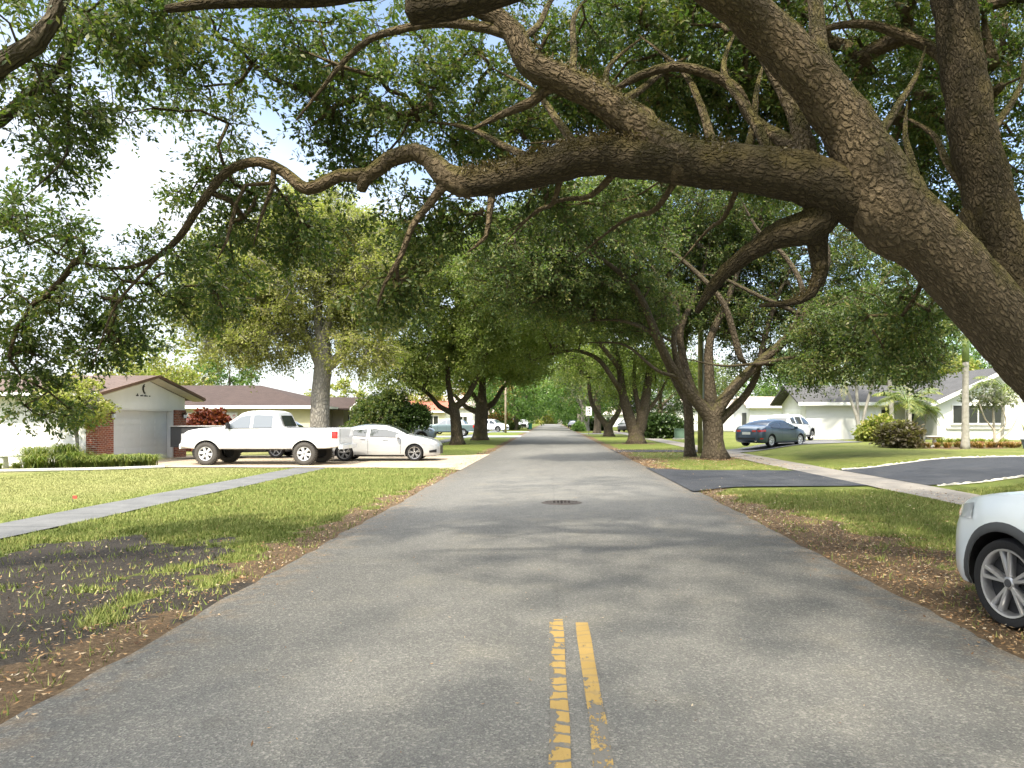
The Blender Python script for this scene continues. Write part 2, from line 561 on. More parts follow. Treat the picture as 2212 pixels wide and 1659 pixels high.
def shingle(name, c, c2):
    k = N(name)
    p = k.pos()
    br = k.n('TexBrick')
    br.inputs['Scale'].default_value = 1.0
    br.inputs['Brick Width'].default_value = 0.32
    br.inputs['Row Height'].default_value = 0.15
    br.inputs['Mortar Size'].default_value = 0.012
    br.inputs['Color1'].default_value = tuple(c) + (1,)
    br.inputs['Color2'].default_value = tuple(c2) + (1,)
    br.inputs['Mortar'].default_value = tuple(x * 0.5 for x in c) + (1,)
    k.l(p, br.inputs['Vector'])
    col = k.mix(k.math('MULTIPLY', k.noise(0.7, 5, 0.65, p), 0.55), br.outputs['Color'], tuple(x * 0.62 for x in c))
    return k.fin(col, 0.95, 0.15, k.bump(k.noise(50, 3, 0.6, p), 0.008))
M_ROOFB = shingle('brown shingles', (0.125, 0.095, 0.085), (0.165, 0.125, 0.112))
M_ROOFD = shingle('dark brown shingles', (0.062, 0.046, 0.042), (0.085, 0.062, 0.056))
M_ROOFG = shingle('grey shingles', (0.075, 0.075, 0.078), (0.105, 0.105, 0.108))
M_ROOFT = shingle('tan shingles', (0.40, 0.34, 0.30), (0.46, 0.40, 0.36))
M_ROOFR = shingle('red tiles', (0.36, 0.13, 0.09), (0.42, 0.17, 0.12))

def brickmat():
    k = N('red brick')
    p = k.pos()
    sx = k.n('SeparateXYZ')
    k.l(p, sx.inputs[0])
    cb = k.n('CombineXYZ')
    k.l(k.math('ADD', sx.outputs['Y'], sx.outputs['X']), cb.inputs['X'])
    k.l(sx.outputs['Z'], cb.inputs['Y'])
    br = k.n('TexBrick')
    br.inputs['Scale'].default_value = 1.0
    br.inputs['Brick Width'].default_value = 0.215
    br.inputs['Row Height'].default_value = 0.075
    br.inputs['Mortar Size'].default_value = 0.008
    br.inputs['Color1'].default_value = (0.34, 0.095, 0.05, 1)
    br.inputs['Color2'].default_value = (0.20, 0.05, 0.035, 1)
    br.inputs['Mortar'].default_value = (0.42, 0.36, 0.30, 1)
    k.l(cb.outputs[0], br.inputs['Vector'])
    wh = k.step(k.noise(7, 2, 0.5, k.scale(cb.outputs[0], (0.7, 2, 1))), 0.62, 0.68)
    col = k.mix(k.math('MULTIPLY', wh, 0.8), br.outputs['Color'], (0.55, 0.42, 0.34))
    return k.fin(col, 0.9, 0.2, k.bump(br.outputs['Fac'], -0.008))
M_BRICK = brickmat()
# ------------------------------------------------------------------ ground, road, paths
RL, RR = -3.08, 3.38                                   # road edges
def edge_l(y):
    return RL + 0.16 * (fbm(np.asarray(y) * 0.45, 3.1) - 0.5) + 0.06 * (vnoise(np.asarray(y) * 3.0, 9.0) - 0.5)
def edge_r(y):
    y = np.asarray(y, float)
    return RR + 0.16 * (fbm(y * 0.45, 8.1) - 0.5) + 0.06 * (vnoise(y * 3.0, 2.0) - 0.5) + 0.35 * np.exp(-((y - 21) / 4.5) ** 2)

def dirt_mask(x, y):
    """0 = grass, 1 = bare earth and leaf litter along the road and in the worn patches"""
    n = fbm(x * 0.9, y * 0.55, 5)
    n2 = fbm(x * 2.6 + 40, y * 1.9, 4)
    dl = edge_l(y) - x
    dr = x - edge_r(y)
    wl = 0.75 + 0.9 * np.exp(-((y - 5.5) / 4.0) ** 2)
    wr = 0.85 + 1.9 * np.exp(-((y - 8) / 5.5) ** 2) + 0.7 * np.exp(-((y - 30) / 4.0) ** 2)
    d = np.where(x < 0, 1 - sstep(0.2, 1.0, dl / wl + (n2 - 0.5) * 1.5), 1 - sstep(0.25, 1.0, dr / wr + (n2 - 0.5) * 1.4))
    u = (x + 5.35) * 0.97 + (y - 8.2) * 0.16
    q = (u / 1.75) ** 2 + ((y - 7.6) / 3.6) ** 2
    soil = 1 - sstep(0.30, 1.50, q + (n - 0.5) * 2.6 + (n2 - 0.5) * 2.0)
    for cx, cy, r in ((7.0, 31.8, 1.5), (-6.4, 50, 1.2), (6.0, 52.4, 2.2), (8.0, 9.2, 1.6), (18.5, 36.5, 2.2), (21, 37, 2.5)):
        d = np.maximum(d, 1 - sstep(0.3, 1.1, np.hypot(x - cx, y - cy) / r + (n2 - 0.5)))
    return np.clip(d, 0, 1), np.clip(soil, 0, 1)

def build_ground():
    xs = np.unique(np.concatenate([np.linspace(-400, -40, 10), np.linspace(-40, -18, 23), np.arange(-18, 18.01, 0.14), np.linspace(18, 40, 23), np.linspace(40, 400, 10)]))
    ys = np.unique(np.concatenate([np.linspace(-60, 1, 16), np.arange(1, 16, 0.14), np.arange(16, 40, 0.25), np.linspace(40, 120, 81), np.linspace(120, 900, 30)]))
    X, Y = np.meshgrid(xs, ys)
    D, So = dirt_mask(X, Y)
    Z = ground_z(X) + 0.035 * (fbm(X * 0.6, Y * 0.6, 3) - 0.5) * sstep(0.4, 1.4, np.maximum(RL - X, X - RR - 0.4)) * (1 - sstep(8.6, 9.6, np.abs(X)) ) - 0.035 * (np.abs(X) < 3.0)
    v = np.stack([X, Y, Z], -1).reshape(-1, 3)
    ny, nx = X.shape
    i = np.arange(ny - 1)[:, None] * nx + np.arange(nx - 1)[None, :]
    q = np.stack([i, i + 1, i + nx + 1, i + nx], -1).reshape(-1, 4)
    me = np_mesh('lawn', v, q)
    for nm, arr in (('dirt', D), ('soil', So)):
        a = me.attributes.new(nm, 'FLOAT', 'POINT')
        a.data.foreach_set('value', arr.astype(np.float32).ravel())
    k = N('lawn')
    p = k.pos()
    sx = k.n('SeparateXYZ')
    k.l(p, sx.inputs[0])
    fine = k.noise(34, 5, 0.7, p)
    mid = k.noise(3.2, 4, 0.6, p)
    big = k.noise(0.35, 4, 0.6, p)
    g = k.ramp(k.math('ADD', k.math('MULTIPLY', mid, 0.5), k.math('MULTIPLY', big, 0.5)), [(0.30, (0.10, 0.145, 0.03)), (0.52, (0.15, 0.185, 0.045)), (0.72, (0.21, 0.22, 0.08))])
    # the lawns beyond the pavements are drier and paler
    dry = k.math('MAXIMUM', k.math('MULTIPLY', k.step(k.math('MULTIPLY', sx.outputs['X'], -1.0), 8.6, 10.5), 0.95), k.math('MULTIPLY', k.step(sx.outputs['X'], 9, 14), 0.35))
    dry = k.math('MULTIPLY', dry, k.step(big, 0.2, 0.6))
    g = k.mix(dry, g, k.ramp(mid, [(0.3, (0.19, 0.205, 0.07)), (0.7, (0.29, 0.285, 0.125))]))
    g = k.mix(0.75, g, k.ramp(fine, [(0.25, (0.35, 0.35, 0.32)), (0.55, (1, 1, 1)), (0.8, (1.7, 1.6, 1.3))]), 'MULTIPLY')
    g = k.mix(1.0, g, (0.82, 0.80, 0.78), 'MULTIPLY')
    dn = k.math('ADD', k.attr('dirt'), k.math('MULTIPLY', k.math('SUBTRACT', k.noise(9, 5, 0.7, p), 0.5), 0.9))
    dirt = k.ramp(k.noise(22, 5, 0.75, p), [(0.25, (0.055, 0.040, 0.028)), (0.5, (0.11, 0.078, 0.05)), (0.68, (0.19, 0.135, 0.08)), (0.8, (0.30, 0.24, 0.17))])
    soil = k.ramp(k.noise(26, 5, 0.75, p), [(0.3, (0.028, 0.024, 0.021)), (0.62, (0.062, 0.055, 0.048)), (0.74, (0.11, 0.10, 0.09))])
    sn = k.math('ADD', k.attr('soil'), k.math('MULTIPLY', k.math('SUBTRACT', k.noise(7, 5, 0.75, p), 0.5), 1.0))
    col = k.mix(k.step(dn, 0.42, 0.62), g, dirt)
    col = k.mix(k.step(sn, 0.42, 0.6), col, soil)
    nr = k.bump(fine, 0.035, 0.9)
    o = link('ground', me, k.fin(col, 0.95, 0.1, nr), None, False, True)
    kind(o, 'structure')

def sheet(name, xs, ys, zf, m):
    """grid sheet between xs(y) pairs"""
    v, q = [], []
    nx = len(xs(ys[0]))
    for y in ys:
        for x in xs(y):
            v.append((x, y, zf(x, y)))
    for j in range(len(ys) - 1):
        for i in range(nx - 1):
            a = j * nx + i
            q.append((a, a + 1, a + nx + 1, a + nx))
    o = link(name, np_mesh(name, v, q), m, None, False, True)
    return kind(o, 'structure')

def asphalt(name, lo, hi, warm, speck=0.3, edgeblend=False, crack=True):
    k = N(name)
    p = k.pos()
    sx = k.n('SeparateXYZ')
    k.l(p, sx.inputs[0])
    ag = k.noise(95, 3, 0.7, p)
    st = k.n('TexVoronoi')
    st.inputs['Scale'].default_value = 75
    k.l(p, st.inputs['Vector'])
    big = k.noise(0.55, 5, 0.6, k.scale(p, (1.0, 0.35, 1)))
    mid = k.noise(2.6, 5, 0.65, p)
    f = k.math('ADD', k.math('MULTIPLY', big, 0.55), k.math('MULTIPLY', mid, 0.45))
    col = k.ramp(f, [(0.32, lo), (0.68, hi)])
    col = k.mix(k.math('MULTIPLY', k.step(k.noise(1.3, 4, 0.6, p), 0.5, 0.75), 0.5), col, warm)
    if edgeblend:   # older, darker binder along the sides and a pale worn middle
        ax = k.math('ABSOLUTE', k.math('ADD', sx.outputs['X'], -0.15))
        wob = k.math('MULTIPLY', k.math('SUBTRACT', mid, 0.5), 1.6)
        e = k.step(k.math('ADD', ax, wob), 1.4, 3.3)
        col = k.mix(k.math('MULTIPLY', e, 0.45), col, tuple(x * 0.62 for x in lo))
        joint = k.math('ABSOLUTE', k.math('ADD', sx.outputs['X'], k.math('ADD', -0.06, k.math('MULTIPLY', k.math('SUBTRACT', mid, 0.5), 0.12))))
        col = k.mix(k.math('MULTIPLY', k.math('SUBTRACT', 1.0, k.step(joint, 0.0, 0.035)), 0.15), col, (0.05, 0.05, 0.048))
        dust = k.math('MULTIPLY', k.step(k.math('ADD', ax, k.math('MULTIPLY', wob, 0.6)), 2.55, 3.3), k.step(k.noise(4, 5, 0.7, p), 0.42, 0.62))
        col = k.mix(k.math('MULTIPLY', dust, 0.75), col, (0.15, 0.115, 0.08))
    if crack:
        cv = k.n('TexVoronoi', feature='DISTANCE_TO_EDGE')
        cv.inputs['Scale'].default_value = 0.33
        k.l(k.mix(0.25, p, k.noise(1.6, 5, 0.7, p, 'Color'), 'ADD'), cv.inputs['Vector'])
        ck = k.math('MULTIPLY', k.math('SUBTRACT', 1.0, k.step(cv.outputs['Distance'], 0.0, 0.012)), k.step(k.noise(0.5, 3, 0.5, p), 0.5, 0.62))
        col = k.mix(k.math('MULTIPLY', ck, 0.25), col, (0.03, 0.03, 0.03))
    grain = k.ramp(ag, [(0.3, (0.55, 0.55, 0.55)), (0.5, (1, 1, 1)), (0.72, (1.7, 1.68, 1.6))])
    col = k.mix(0.8, col, grain, 'MULTIPLY')
    sc = k.n('SeparateColor')
    k.l(st.outputs['Color'], sc.inputs[0])
    col = k.mix(k.math('MULTIPLY', k.step(sc.outputs[0], 0.72, 0.95), speck), col, (0.36, 0.345, 0.31))
    col = k.mix(k.math('MULTIPLY', k.step(sc.outputs[1], 0.70, 0.95), speck * 0.9), col, (0.035, 0.035, 0.034))
    stain = k.math('MULTIPLY', k.step(k.noise(0.9, 5, 0.75, p), 0.60, 0.72), 0.35)
    col = k.mix(stain, col, (0.06, 0.058, 0.052))
    h = k.math('ADD', k.math('MULTIPLY', st.outputs['Distance'], 0.8), k.math('MULTIPLY', ag, 0.6))
    return k.fin(col, 0.88, 0.25, k.bump(h, 0.010, 0.9))

M_ROAD = asphalt('road asphalt', (0.086, 0.086, 0.083), (0.145, 0.143, 0.136), (0.15, 0.141, 0.118), 0.30, True, False)
M_NEWASPH = asphalt('fresh black asphalt', (0.022, 0.025, 0.032), (0.038, 0.042, 0.052), (0.042, 0.043, 0.046), 0.12, False, False)  # blue tint stands for reflected sky, put into the colour
M_OLDASPH = asphalt('driveway asphalt', (0.09, 0.092, 0.098), (0.15, 0.15, 0.155), (0.14, 0.13, 0.115), 0.2, False, False)
M_BLUEDRV = asphalt('blue grey drive', (0.20, 0.23, 0.27), (0.27, 0.30, 0.34), (0.27, 0.28, 0.30), 0.1, False, False)
def concmat(name, lo, hi):
    k = N(name)
    p = k.pos()
    f = k.noise(1.6, 6, 0.65, p)
    col = k.ramp(f, [(0.3, lo), (0.7, hi)])
    col = k.mix(k.math('MULTIPLY', k.step(k.noise(5, 5, 0.7, p), 0.55, 0.75), 0.4), col, tuple(x * 0.6 for x in lo))
    sx = k.n('SeparateXYZ')
    k.l(p, sx.inputs[0])
    j = k.math('ABSOLUTE', k.math('SUBTRACT', k.math('FRACT', k.math('MULTIPLY', sx.outputs['Y'], 1 / 1.55)), 0.5))
    col = k.mix(k.math('MULTIPLY', k.math('SUBTRACT', 1.0, k.step(j, 0.0, 0.02)), 0.9), col, tuple(x * 0.4 for x in lo))
    col = k.mix(0.6, col, k.ramp(k.noise(70, 3, 0.7, p), [(0.3, (0.7, 0.7, 0.7)), (0.6, (1.1, 1.1, 1.1))]), 'MULTIPLY')
    return k.fin(col, 0.9, 0.2, k.bump(k.noise(80, 3, 0.6, p), 0.006))
M_WALKL = concmat('pavement left', (0.085, 0.088, 0.092), (0.135, 0.137, 0.138))
M_WALKR = concmat('pavement right', (0.16, 0.148, 0.132), (0.225, 0.208, 0.187))
M_TANDRV = concmat('tan concrete drive', (0.33, 0.27, 0.20), (0.43, 0.36, 0.28))

def build_road():
    ys = np.unique(np.concatenate([np.arange(-45, 0, 3.0), np.arange(0, 30, 0.12), np.arange(30, 120, 0.8), np.arange(120, 262, 4.0)]))
    fr = [0, 0.02, 0.1, 0.25, 0.4, 0.5, 0.6, 0.75, 0.9, 0.98, 1]
    def xs(y):
        a, b = float(edge_l(y)), float(edge_r(y))
        return [a + (b - a) * t for t in fr]
    def zf(x, y):
        t = (x - 0.15) / 3.4
        return 0.014 + 0.05 * max(0, 1 - t * t) - (0.016 if abs(t) > 0.93 else 0.0)
    sheet('road', xs, ys, zf, M_ROAD)
    # worn double yellow line that ends just ahead of the camera
    k = N('worn yellow paint')
    p = k.pos()
    sx = k.n('SeparateXYZ')
    k.l(p, sx.inputs[0])
    n1 = k.noise(11, 5, 0.7, k.scale(p, (1.0, 0.5, 1)))
    crk = k.n('TexWave', wave_type='BANDS', bands_direction='Y')
    crk.inputs['Scale'].default_value = 2.2
    crk.inputs['Distortion'].default_value = 6.0
    crk.inputs['Detail'].default_value = 3
    crk.inputs['Detail Scale'].default_value = 2.0
    k.l(p, crk.inputs['Vector'])
    left = k.step(sx.outputs['X'], 0.15, 0.16)
    near = k.math('MULTIPLY', k.math('SUBTRACT', 1.0, k.step(sx.outputs['Y'], 4.2, 4.6)), left)   # the right-hand line is nearly gone close by
    edge = k.math('MULTIPLY', k.math('SUBTRACT', 1.0, k.step(sx.outputs['X'], -0.005, 0.05)), k.math('SUBTRACT', 1.0, left))
    lim = k.math('ADD', k.math('ADD', 0.36, k.math('MULTIPLY', near, 0.155)), k.math('MULTIPLY', edge, 0.17))
    worn = k.math('SUBTRACT', n1, lim)
    paint = k.step(worn, 0.0, 0.02)
    paint = k.math('MULTIPLY', paint, k.math('MAXIMUM', k.step(crk.outputs['Fac'], 0.05, 0.16), k.math('MULTIPLY', left, 0.75)))
    ag = k.noise(95, 3, 0.7, p)
    old = k.mix(k.math('MULTIPLY', ag, 1.0), (0.075, 0.07, 0.062), (0.17, 0.165, 0.155))
    yel = k.mix(k.noise(5, 4, 0.6, p), (0.27, 0.180, 0.055), (0.34, 0.235, 0.085))
    m = k.fin(k.mix(paint, old, yel), 0.85, 0.25, k.bump(k.math('ADD', ag, paint), 0.006))
    for x0, x1, yend in ((-0.015, 0.105, 6.05), (0.195, 0.305, 5.95)):
        yy = np.concatenate([np.arange(-12, 1, 1.0), np.arange(1, yend, 0.15), [yend]])
        o = sheet('road_marking', lambda y: [x0 + 0.012 * float(vnoise(y * 2.0, 1.0)), (x0 + x1) / 2, x1 - 0.012 * float(vnoise(y * 2.0, 5.0))], yy, lambda x, y: zf(x, y) + 0.006, m)
    cov = MB().lathe([(0.0, 0.016), (0.29, 0.016), (0.30, 0.006), (0.315, 0.004), (0.32, 0.012), (0.37, 0.012), (0.40, 0.0)], (0, 0, 0), 40)
    for i in range(-3, 4):
        for j in range(-3, 4):
            if i * i + j * j < 10:
                cov.box((i * 0.072, j * 0.072, 0.017), (0.045, 0.02, 0.008), 0.6)
    o = cov.build('manhole_cover', M_IRON)
    o.location = (0.21, 14.55, zf(0.21, 14.5))
    tag(o, 'round dark iron manhole cover set in the middle of the road', 'manhole cover')

def flat(name, poly, z, m):
    """a driveway or path laid on the ground, as a finely cut sheet so that it follows the slope"""
    bm = bmesh.new()
    vs = [bm.verts.new((x, y, 0)) for x, y in poly]
    bm.faces.new(vs)
    xs = sorted(p[0] for p in poly)
    x = math.ceil(xs[0])
    while x < xs[-1]:
        bmesh.ops.bisect_plane(bm, geom=bm.verts[:] + bm.edges[:] + bm.faces[:], plane_co=(x, 0, 0), plane_no=(1, 0, 0))
        x += 0.5 if 9 < x < 15 else 1.0
    for v in bm.verts:
        v.co.z = float(ground_z(v.co.x)) + z
    bmesh.ops.recalc_face_normals(bm, faces=bm.faces)
    for f in bm.faces:
        if f.normal.z < 0:
            f.normal_flip()
    me = bpy.data.meshes.new(name)
    bm.to_mesh(me)
    bm.free()
    return kind(link(name, me, m), 'structure')

def rag(a, b, n, amp, seed):
    """ragged line from a to b"""
    out = []
    for i in range(n + 1):
        t = i / n
        dx, dy = b[0] - a[0], b[1] - a[1]
        L = math.hypot(dx, dy)
        o = amp * (float(vnoise(t * L * 1.5, seed * 3.3)) - 0.5) * 2
        out.append((a[0] + dx * t - dy / L * o, a[1] + dy * t + dx / L * o))
    return out

def build_paths():
    flat('pavement', rag((-8.9, -40), (-8.9, 25.7), 90, 0.05, 1) + rag((-7.72, 25.7), (-7.72, -40), 90, 0.05, 2), 0.022, M_WALKL)
    flat('pavement', rag((-8.9, 34.4), (-8.9, 200), 90, 0.05, 1) + rag((-7.72, 200), (-7.72, 34.4), 90, 0.05, 2), 0.022, M_WALKL)
    flat('pavement', rag((8.05, -40), (8.05, 18.4), 60, 0.05, 3) + rag((9.55, 18.4), (9.55, -40), 60, 0.05, 4), 0.024, M_WALKR)
    flat('pavement', rag((8.05, 18.4), (8.05, 200), 120, 0.05, 5) + rag((9.55, 200), (9.55, 18.4), 120, 0.05, 6), 0.024, M_WALKR)
    # left: tan drive of the brick house, with its flared mouth
    flat('driveway', [(-16.8, 26.2)] + rag((-15, 26.1), (-4.2, 25.7), 14, 0.08, 7) + [(-3.0, 24.6), (-2.95, 36.0)] + rag((-4.2, 34.6), (-16.8, 34.2), 14, 0.08, 8), 0.026, M_TANDRV)
    flat('driveway', [(-24, 70.5), (-2.95, 69.5), (-2.95, 77), (-24, 76)], 0.026, M_BLUEDRV)
    flat('driveway', [(-24, 98), (-2.95, 97), (-2.95, 104), (-24, 103)], 0.026, M_BLUEDRV)
    # right: fresh black drive, then the old grey drives further on
    flat('driveway', [(3.3, 17.2), (4.2, 18.1)] + rag((4.6, 18.4), (8.05, 18.75), 5, 0.05, 9) + rag((8.05, 24.3), (4.6, 24.5), 5, 0.05, 10) + [(4.2, 24.7), (3.3, 25.8)], 0.03, M_NEWASPH)
    flat('driveway', rag((9.55, 18.9), (24, 22.6), 12, 0.03, 11) + rag((24, 29.8), (9.55, 24.6), 12, 0.03, 12), 0.03, M_NEWASPH)
    flat('driveway', [(3.3, 37.4), (4.2, 38.0), (8.05, 38.2), (8.05, 40.6), (4.2, 40.8), (3.3, 41.5)], 0.03, M_NEWASPH)
    flat('driveway', [(9.55, 37.6), (19.0, 45.0), (19.0, 51.0), (9.55, 40.8)], 0.03, M_OLDASPH)
    flat('driveway', [(3.3, 84), (22, 85), (22, 90), (3.3, 89)], 0.03, M_OLDASPH)
    # pale edging of the planting bed before the brick house
    kb = MB()
    pts = catmull([(-24.5, 22.0, 0.04), (-20.0, 22.9, 0.04), (-17.0, 24.0, 0.04), (-14.8, 24.75, 0.04), (-13.5, 25.85, 0.04)], 0.4)
    kb.tube(pts, 0.075, 6)
    o = kb.build('bed_edging', M_CONC)
    tag(o, 'pale low curb around the planting bed before the brick house', 'edging')

def stone_edging(a, b, label):
    """a low continuous ridge of rough white stones"""
    L = math.hypot(b[0] - a[0], b[1] - a[1])
    n = int(L / 0.045)
    tx, ty = (b[0] - a[0]) / L, (b[1] - a[1]) / L
    v, q = [], []
    for i in range(n + 1):
        t = i / n
        w_ = 0.014 + 0.035 * float(vnoise(t * L * 7, a[1]))
        h = 0.010 + 0.05 * float(vnoise(t * L * 8.5, a[1] + 9)) ** 1.5
        o = 0.10 * (float(vnoise(t * L * 1.3, a[1] + 4)) - .5)
        for k, (u, z) in enumerate(((-1.2, -.01), (-.7, h * .8), (.1, h), (.8, h * .6), (1.2, -.01))):
            x = a[0] + tx * L * t - ty * (o + u * w_) + random.uniform(-.008, .008)
            y = a[1] + ty * L * t + tx * (o + u * w_) + random.uniform(-.008, .008)
            v.append((x, y, float(ground_z(x)) + 0.03 + z))
    for i in range(n):
        for k in range(4):
            p = i * 5 + k
            q.append((p, p + 5, p + 6, p + 1))
    o = link('stone_edging', np_mesh('stone_edging', v, q), M_STONE)
    tag(o, label, 'edging')

def build_grass():
    # blades on the verges and near lawns, thinned with distance and left out of the bare patches
    n = 1700000
    y = 2.6 + 24 * RNG.random(n) ** 1.7
    x = np.where(RNG.random(n) < 0.62, RNG.uniform(-16, -3.1, n), RNG.uniform(3.4, 14, n))
    d, so = dirt_mask(x, y)
    inframe = (np.abs(x - 0.0) < y * 0.76 + 0.6)
    walk = ((x > -8.95) & (x < -7.65)) | ((x > 8.0) & (x < 9.6)) | ((x < 0) & (y > 25.4)) | ((x > 3) & (y > 17.6 + np.maximum(0, x - 9.5) * .26) & (y < 25.0 + np.maximum(0, x - 9.5) * .36))
    clump = fbm(x * 5, y * 5, 3)
    bare = np.maximum(d * 1.05, so * 1.1)
    keep = inframe & ~walk & (RNG.random(n) < np.clip(1.1 - bare * 1.15, 0.05, 1)) & (clump + RNG.normal(0, .1, n) > 0.30 + 0.20 * (bare > .25))
    keep &= (x > -8.8) | (RNG.random(n) < .3)
    x, y, clump = x[keep], y[keep], clump[keep]
    n = len(x)
    z = ground_z(x) + 0.0
    h = RNG.uniform(0.025, 0.065, n) * (0.6 + clump)
    h = np.where(x < -8.8, h * .55, h)
    wd = RNG.uniform(0.0025, 0.005, n) * (1 + y / 10)
    a = RNG.uniform(0, 2 * np.pi, n)
    le = RNG.uniform(0.1, 0.9, n) * h
    b = RNG.uniform(0, 2 * np.pi, n)
    p0 = np.stack([x - wd * np.cos(a), y - wd * np.sin(a), z - 0.005], -1)
    p1 = np.stack([x + wd * np.cos(a), y + wd * np.sin(a), z - 0.005], -1)
    p2 = np.stack([x + le * np.cos(b), y + le * np.sin(b), z + h], -1)
    v = np.stack([p0, p1, p2], 1).reshape(-1, 3)
    q = np.arange(3 * n).reshape(-1, 3)
    k = N('grass blades')
    g = k.n('NewGeometry')
    big = k.noise(0.5, 3, 0.6, g.outputs['Position'])
    sx = k.n('SeparateXYZ')
    k.l(g.outputs['Position'], sx.inputs[0])
    f = k.math('ADD', k.math('MULTIPLY', g.outputs['Random Per Island'], 0.6), k.math('MULTIPLY', big, 0.5))
    col = k.ramp(f, [(0.1, (0.10, 0.15, 0.028)), (0.5, (0.185, 0.23, 0.06)), (0.75, (0.275, 0.29, 0.095)), (1.0, (0.36, 0.31, 0.13))])
    dry = k.math('MULTIPLY', k.step(k.math('MULTIPLY', sx.outputs['X'], -1.0), 8.6, 10.5), 0.8)
    col = k.mix(dry, col, (0.30, 0.305, 0.125))
    m = k.fin(col, 0.7, 0.2)
    o = link('grass', np_mesh('grass', v, q), m)
    kind(o, 'stuff')
    o['label'] = 'short green grass blades on the verges and lawns'

def litter_quads(x, y, z, s, nz=0.25):
    n = len(x)
    a = RNG.uniform(0, 2 * np.pi, n)
    t = np.stack([np.cos(a), np.sin(a), RNG.normal(0, nz, n)], -1)
    b = np.stack([-np.sin(a), np.cos(a), RNG.normal(0, nz, n)], -1)
    c = np.stack([x, y, z], -1)
    s = s[:, None]
    w_ = s * RNG.uniform(0.22, 0.5, (n, 1))
    v = np.stack([c - t * s, c + b * w_ - [0, 0, .002], c + t * s + [0, 0, .004], c - b * w_], 1).reshape(-1, 3)
    return v, np.arange(4 * n).reshape(-1, 4)

def build_litter():
    n = 150000
    y = 2.4 + 40 * RNG.random(n) ** 1.7
    x = np.where(RNG.random(n) < 0.45, RNG.uniform(-9, -2.7, n), RNG.uniform(2.9, 9, n))
    d, so = dirt_mask(x, y)
    inroad = (x > edge_l(y)) & (x < edge_r(y))
    pr = np.where(inroad, 0.10 * np.exp(-np.minimum(x - edge_l(y), edge_r(y) - x) / .12), 0.03 + 0.5 * d + np.where(so > .5, .10, 0) + np.where(x > 0, 0.22 + .3 * d, 0))
    drv = (x > 3) & (y > 17.8) & (y < 24.8)
    keep = (RNG.random(n) < pr * np.where(drv, .03, 1)) & (np.abs(x) < y * .76 + .5) & ~((x > -8.95) & (x < -7.65))
    x, y = x[keep], y[keep]
    inroad = inroad[keep]
    s = RNG.uniform(0.008, 0.023, len(x)) * (1 + y / 40)
    z = np.where(inroad, 0.032, ground_z(x) + 0.022 + RNG.uniform(0, .015, len(x)))
    # a few strays out on the tarmac
    xs, ys = RNG.uniform(-2.8, 3.1, 260), 2.4 + 14 * RNG.random(260) ** 1.4
    x, y = np.concatenate([x, xs]), np.concatenate([y, ys])
    z = np.concatenate([z, 0.02 + 0.05 * (1 - ((xs - .15) / 3.4) ** 2) + .004])
    s = np.concatenate([s, RNG.uniform(.006, .016, 260)])
    v, q = litter_quads(x, y, z, s)
    k = N('fallen leaves')
    g = k.n('NewGeometry')
    col = k.ramp(g.outputs['Random Per Island'], [(0.0, (0.06, 0.035, 0.02)), (0.35, (0.20, 0.105, 0.045)), (0.62, (0.31, 0.20, 0.10)), (0.86, (0.38, 0.28, 0.17)), (1.0, (0.46, 0.40, 0.30))])
    o = link('fallen_leaves', np_mesh('fallen_leaves', v, q), k.fin(col, 0.8, 0.25))
    kind(o, 'stuff')
    o['label'] = 'brown fallen oak leaves along the road edges and verges'

build_ground()
build_road()
build_paths()
stone_edging((9.7, 24.75), (24, 29.95), 'row of white stones along the far edge of the black driveway')
stone_edging((9.75, 18.75), (24, 22.45), 'row of white stones along the near edge of the black driveway')
build_grass()
build_litter()
# ------------------------------------------------------------------ trees
def leaves_np(centers, out, n_twig, n_leaf, spread, L, W, droop=0.15, jit=0.05):
    """leaf faces on short twigs that fan out from every cluster centre; also returns the twig ends"""
    M = len(centers)
    d = RNG.normal(size=(M, n_twig, 3))
    d /= np.linalg.norm(d, axis=2, keepdims=True)
    d = d * [1, 1, 0.62] + out[:, None, :] * 0.55 - np.array([0, 0, droop])
    d /= np.linalg.norm(d, axis=2, keepdims=True) + 1e-9
    ln = spread * RNG.uniform(0.55, 1.25, (M, n_twig, 1))
    st = centers[:, None, :] + RNG.normal(0, spread * 0.22, (M, n_twig, 3))
    t = RNG.uniform(0.0, 1.0, (M, n_twig, n_leaf, 1)) ** 0.6
    p = st[:, :, None, :] + d[:, :, None, :] * ln[:, :, None, :] * t + RNG.normal(0, jit, (M, n_twig, n_leaf, 3))
    p[..., 2] -= 0.18 * (ln[:, :, None, 0] * t[..., 0]) ** 2 / max(spread, .1)
    ld = d[:, :, None, :] * 0.7 + RNG.normal(0, 0.62, p.shape) - np.array([0, 0, 0.12])
    ld /= np.linalg.norm(ld, axis=-1, keepdims=True) + 1e-9
    nr = RNG.normal(0, 0.75, p.shape) + np.array([0, 0, 0.9])
    s = np.cross(ld, nr)
    s /= np.linalg.norm(s, axis=-1, keepdims=True) + 1e-9
    sz = RNG.uniform(0.65, 1.25, p.shape[:-1] + (1,))
    l, w_ = L * sz, W * sz
    up = np.cross(s, ld)
    mid = p + ld * l * 0.52
    v = np.stack([p, mid + s * w_ + up * w_ * .35, p + ld * l, mid - s * w_ + up * w_ * .35], -2).reshape(-1, 3)
    q = np.arange(len(v)).reshape(-1, 4)
    tw = np.stack([np.broadcast_to(centers[:, None, :], st.shape), st + d * ln * 0.4, st + d * ln - np.array([0, 0, .12]) * ln], 2).reshape(-1, 3, 3)
    return v, q, tw

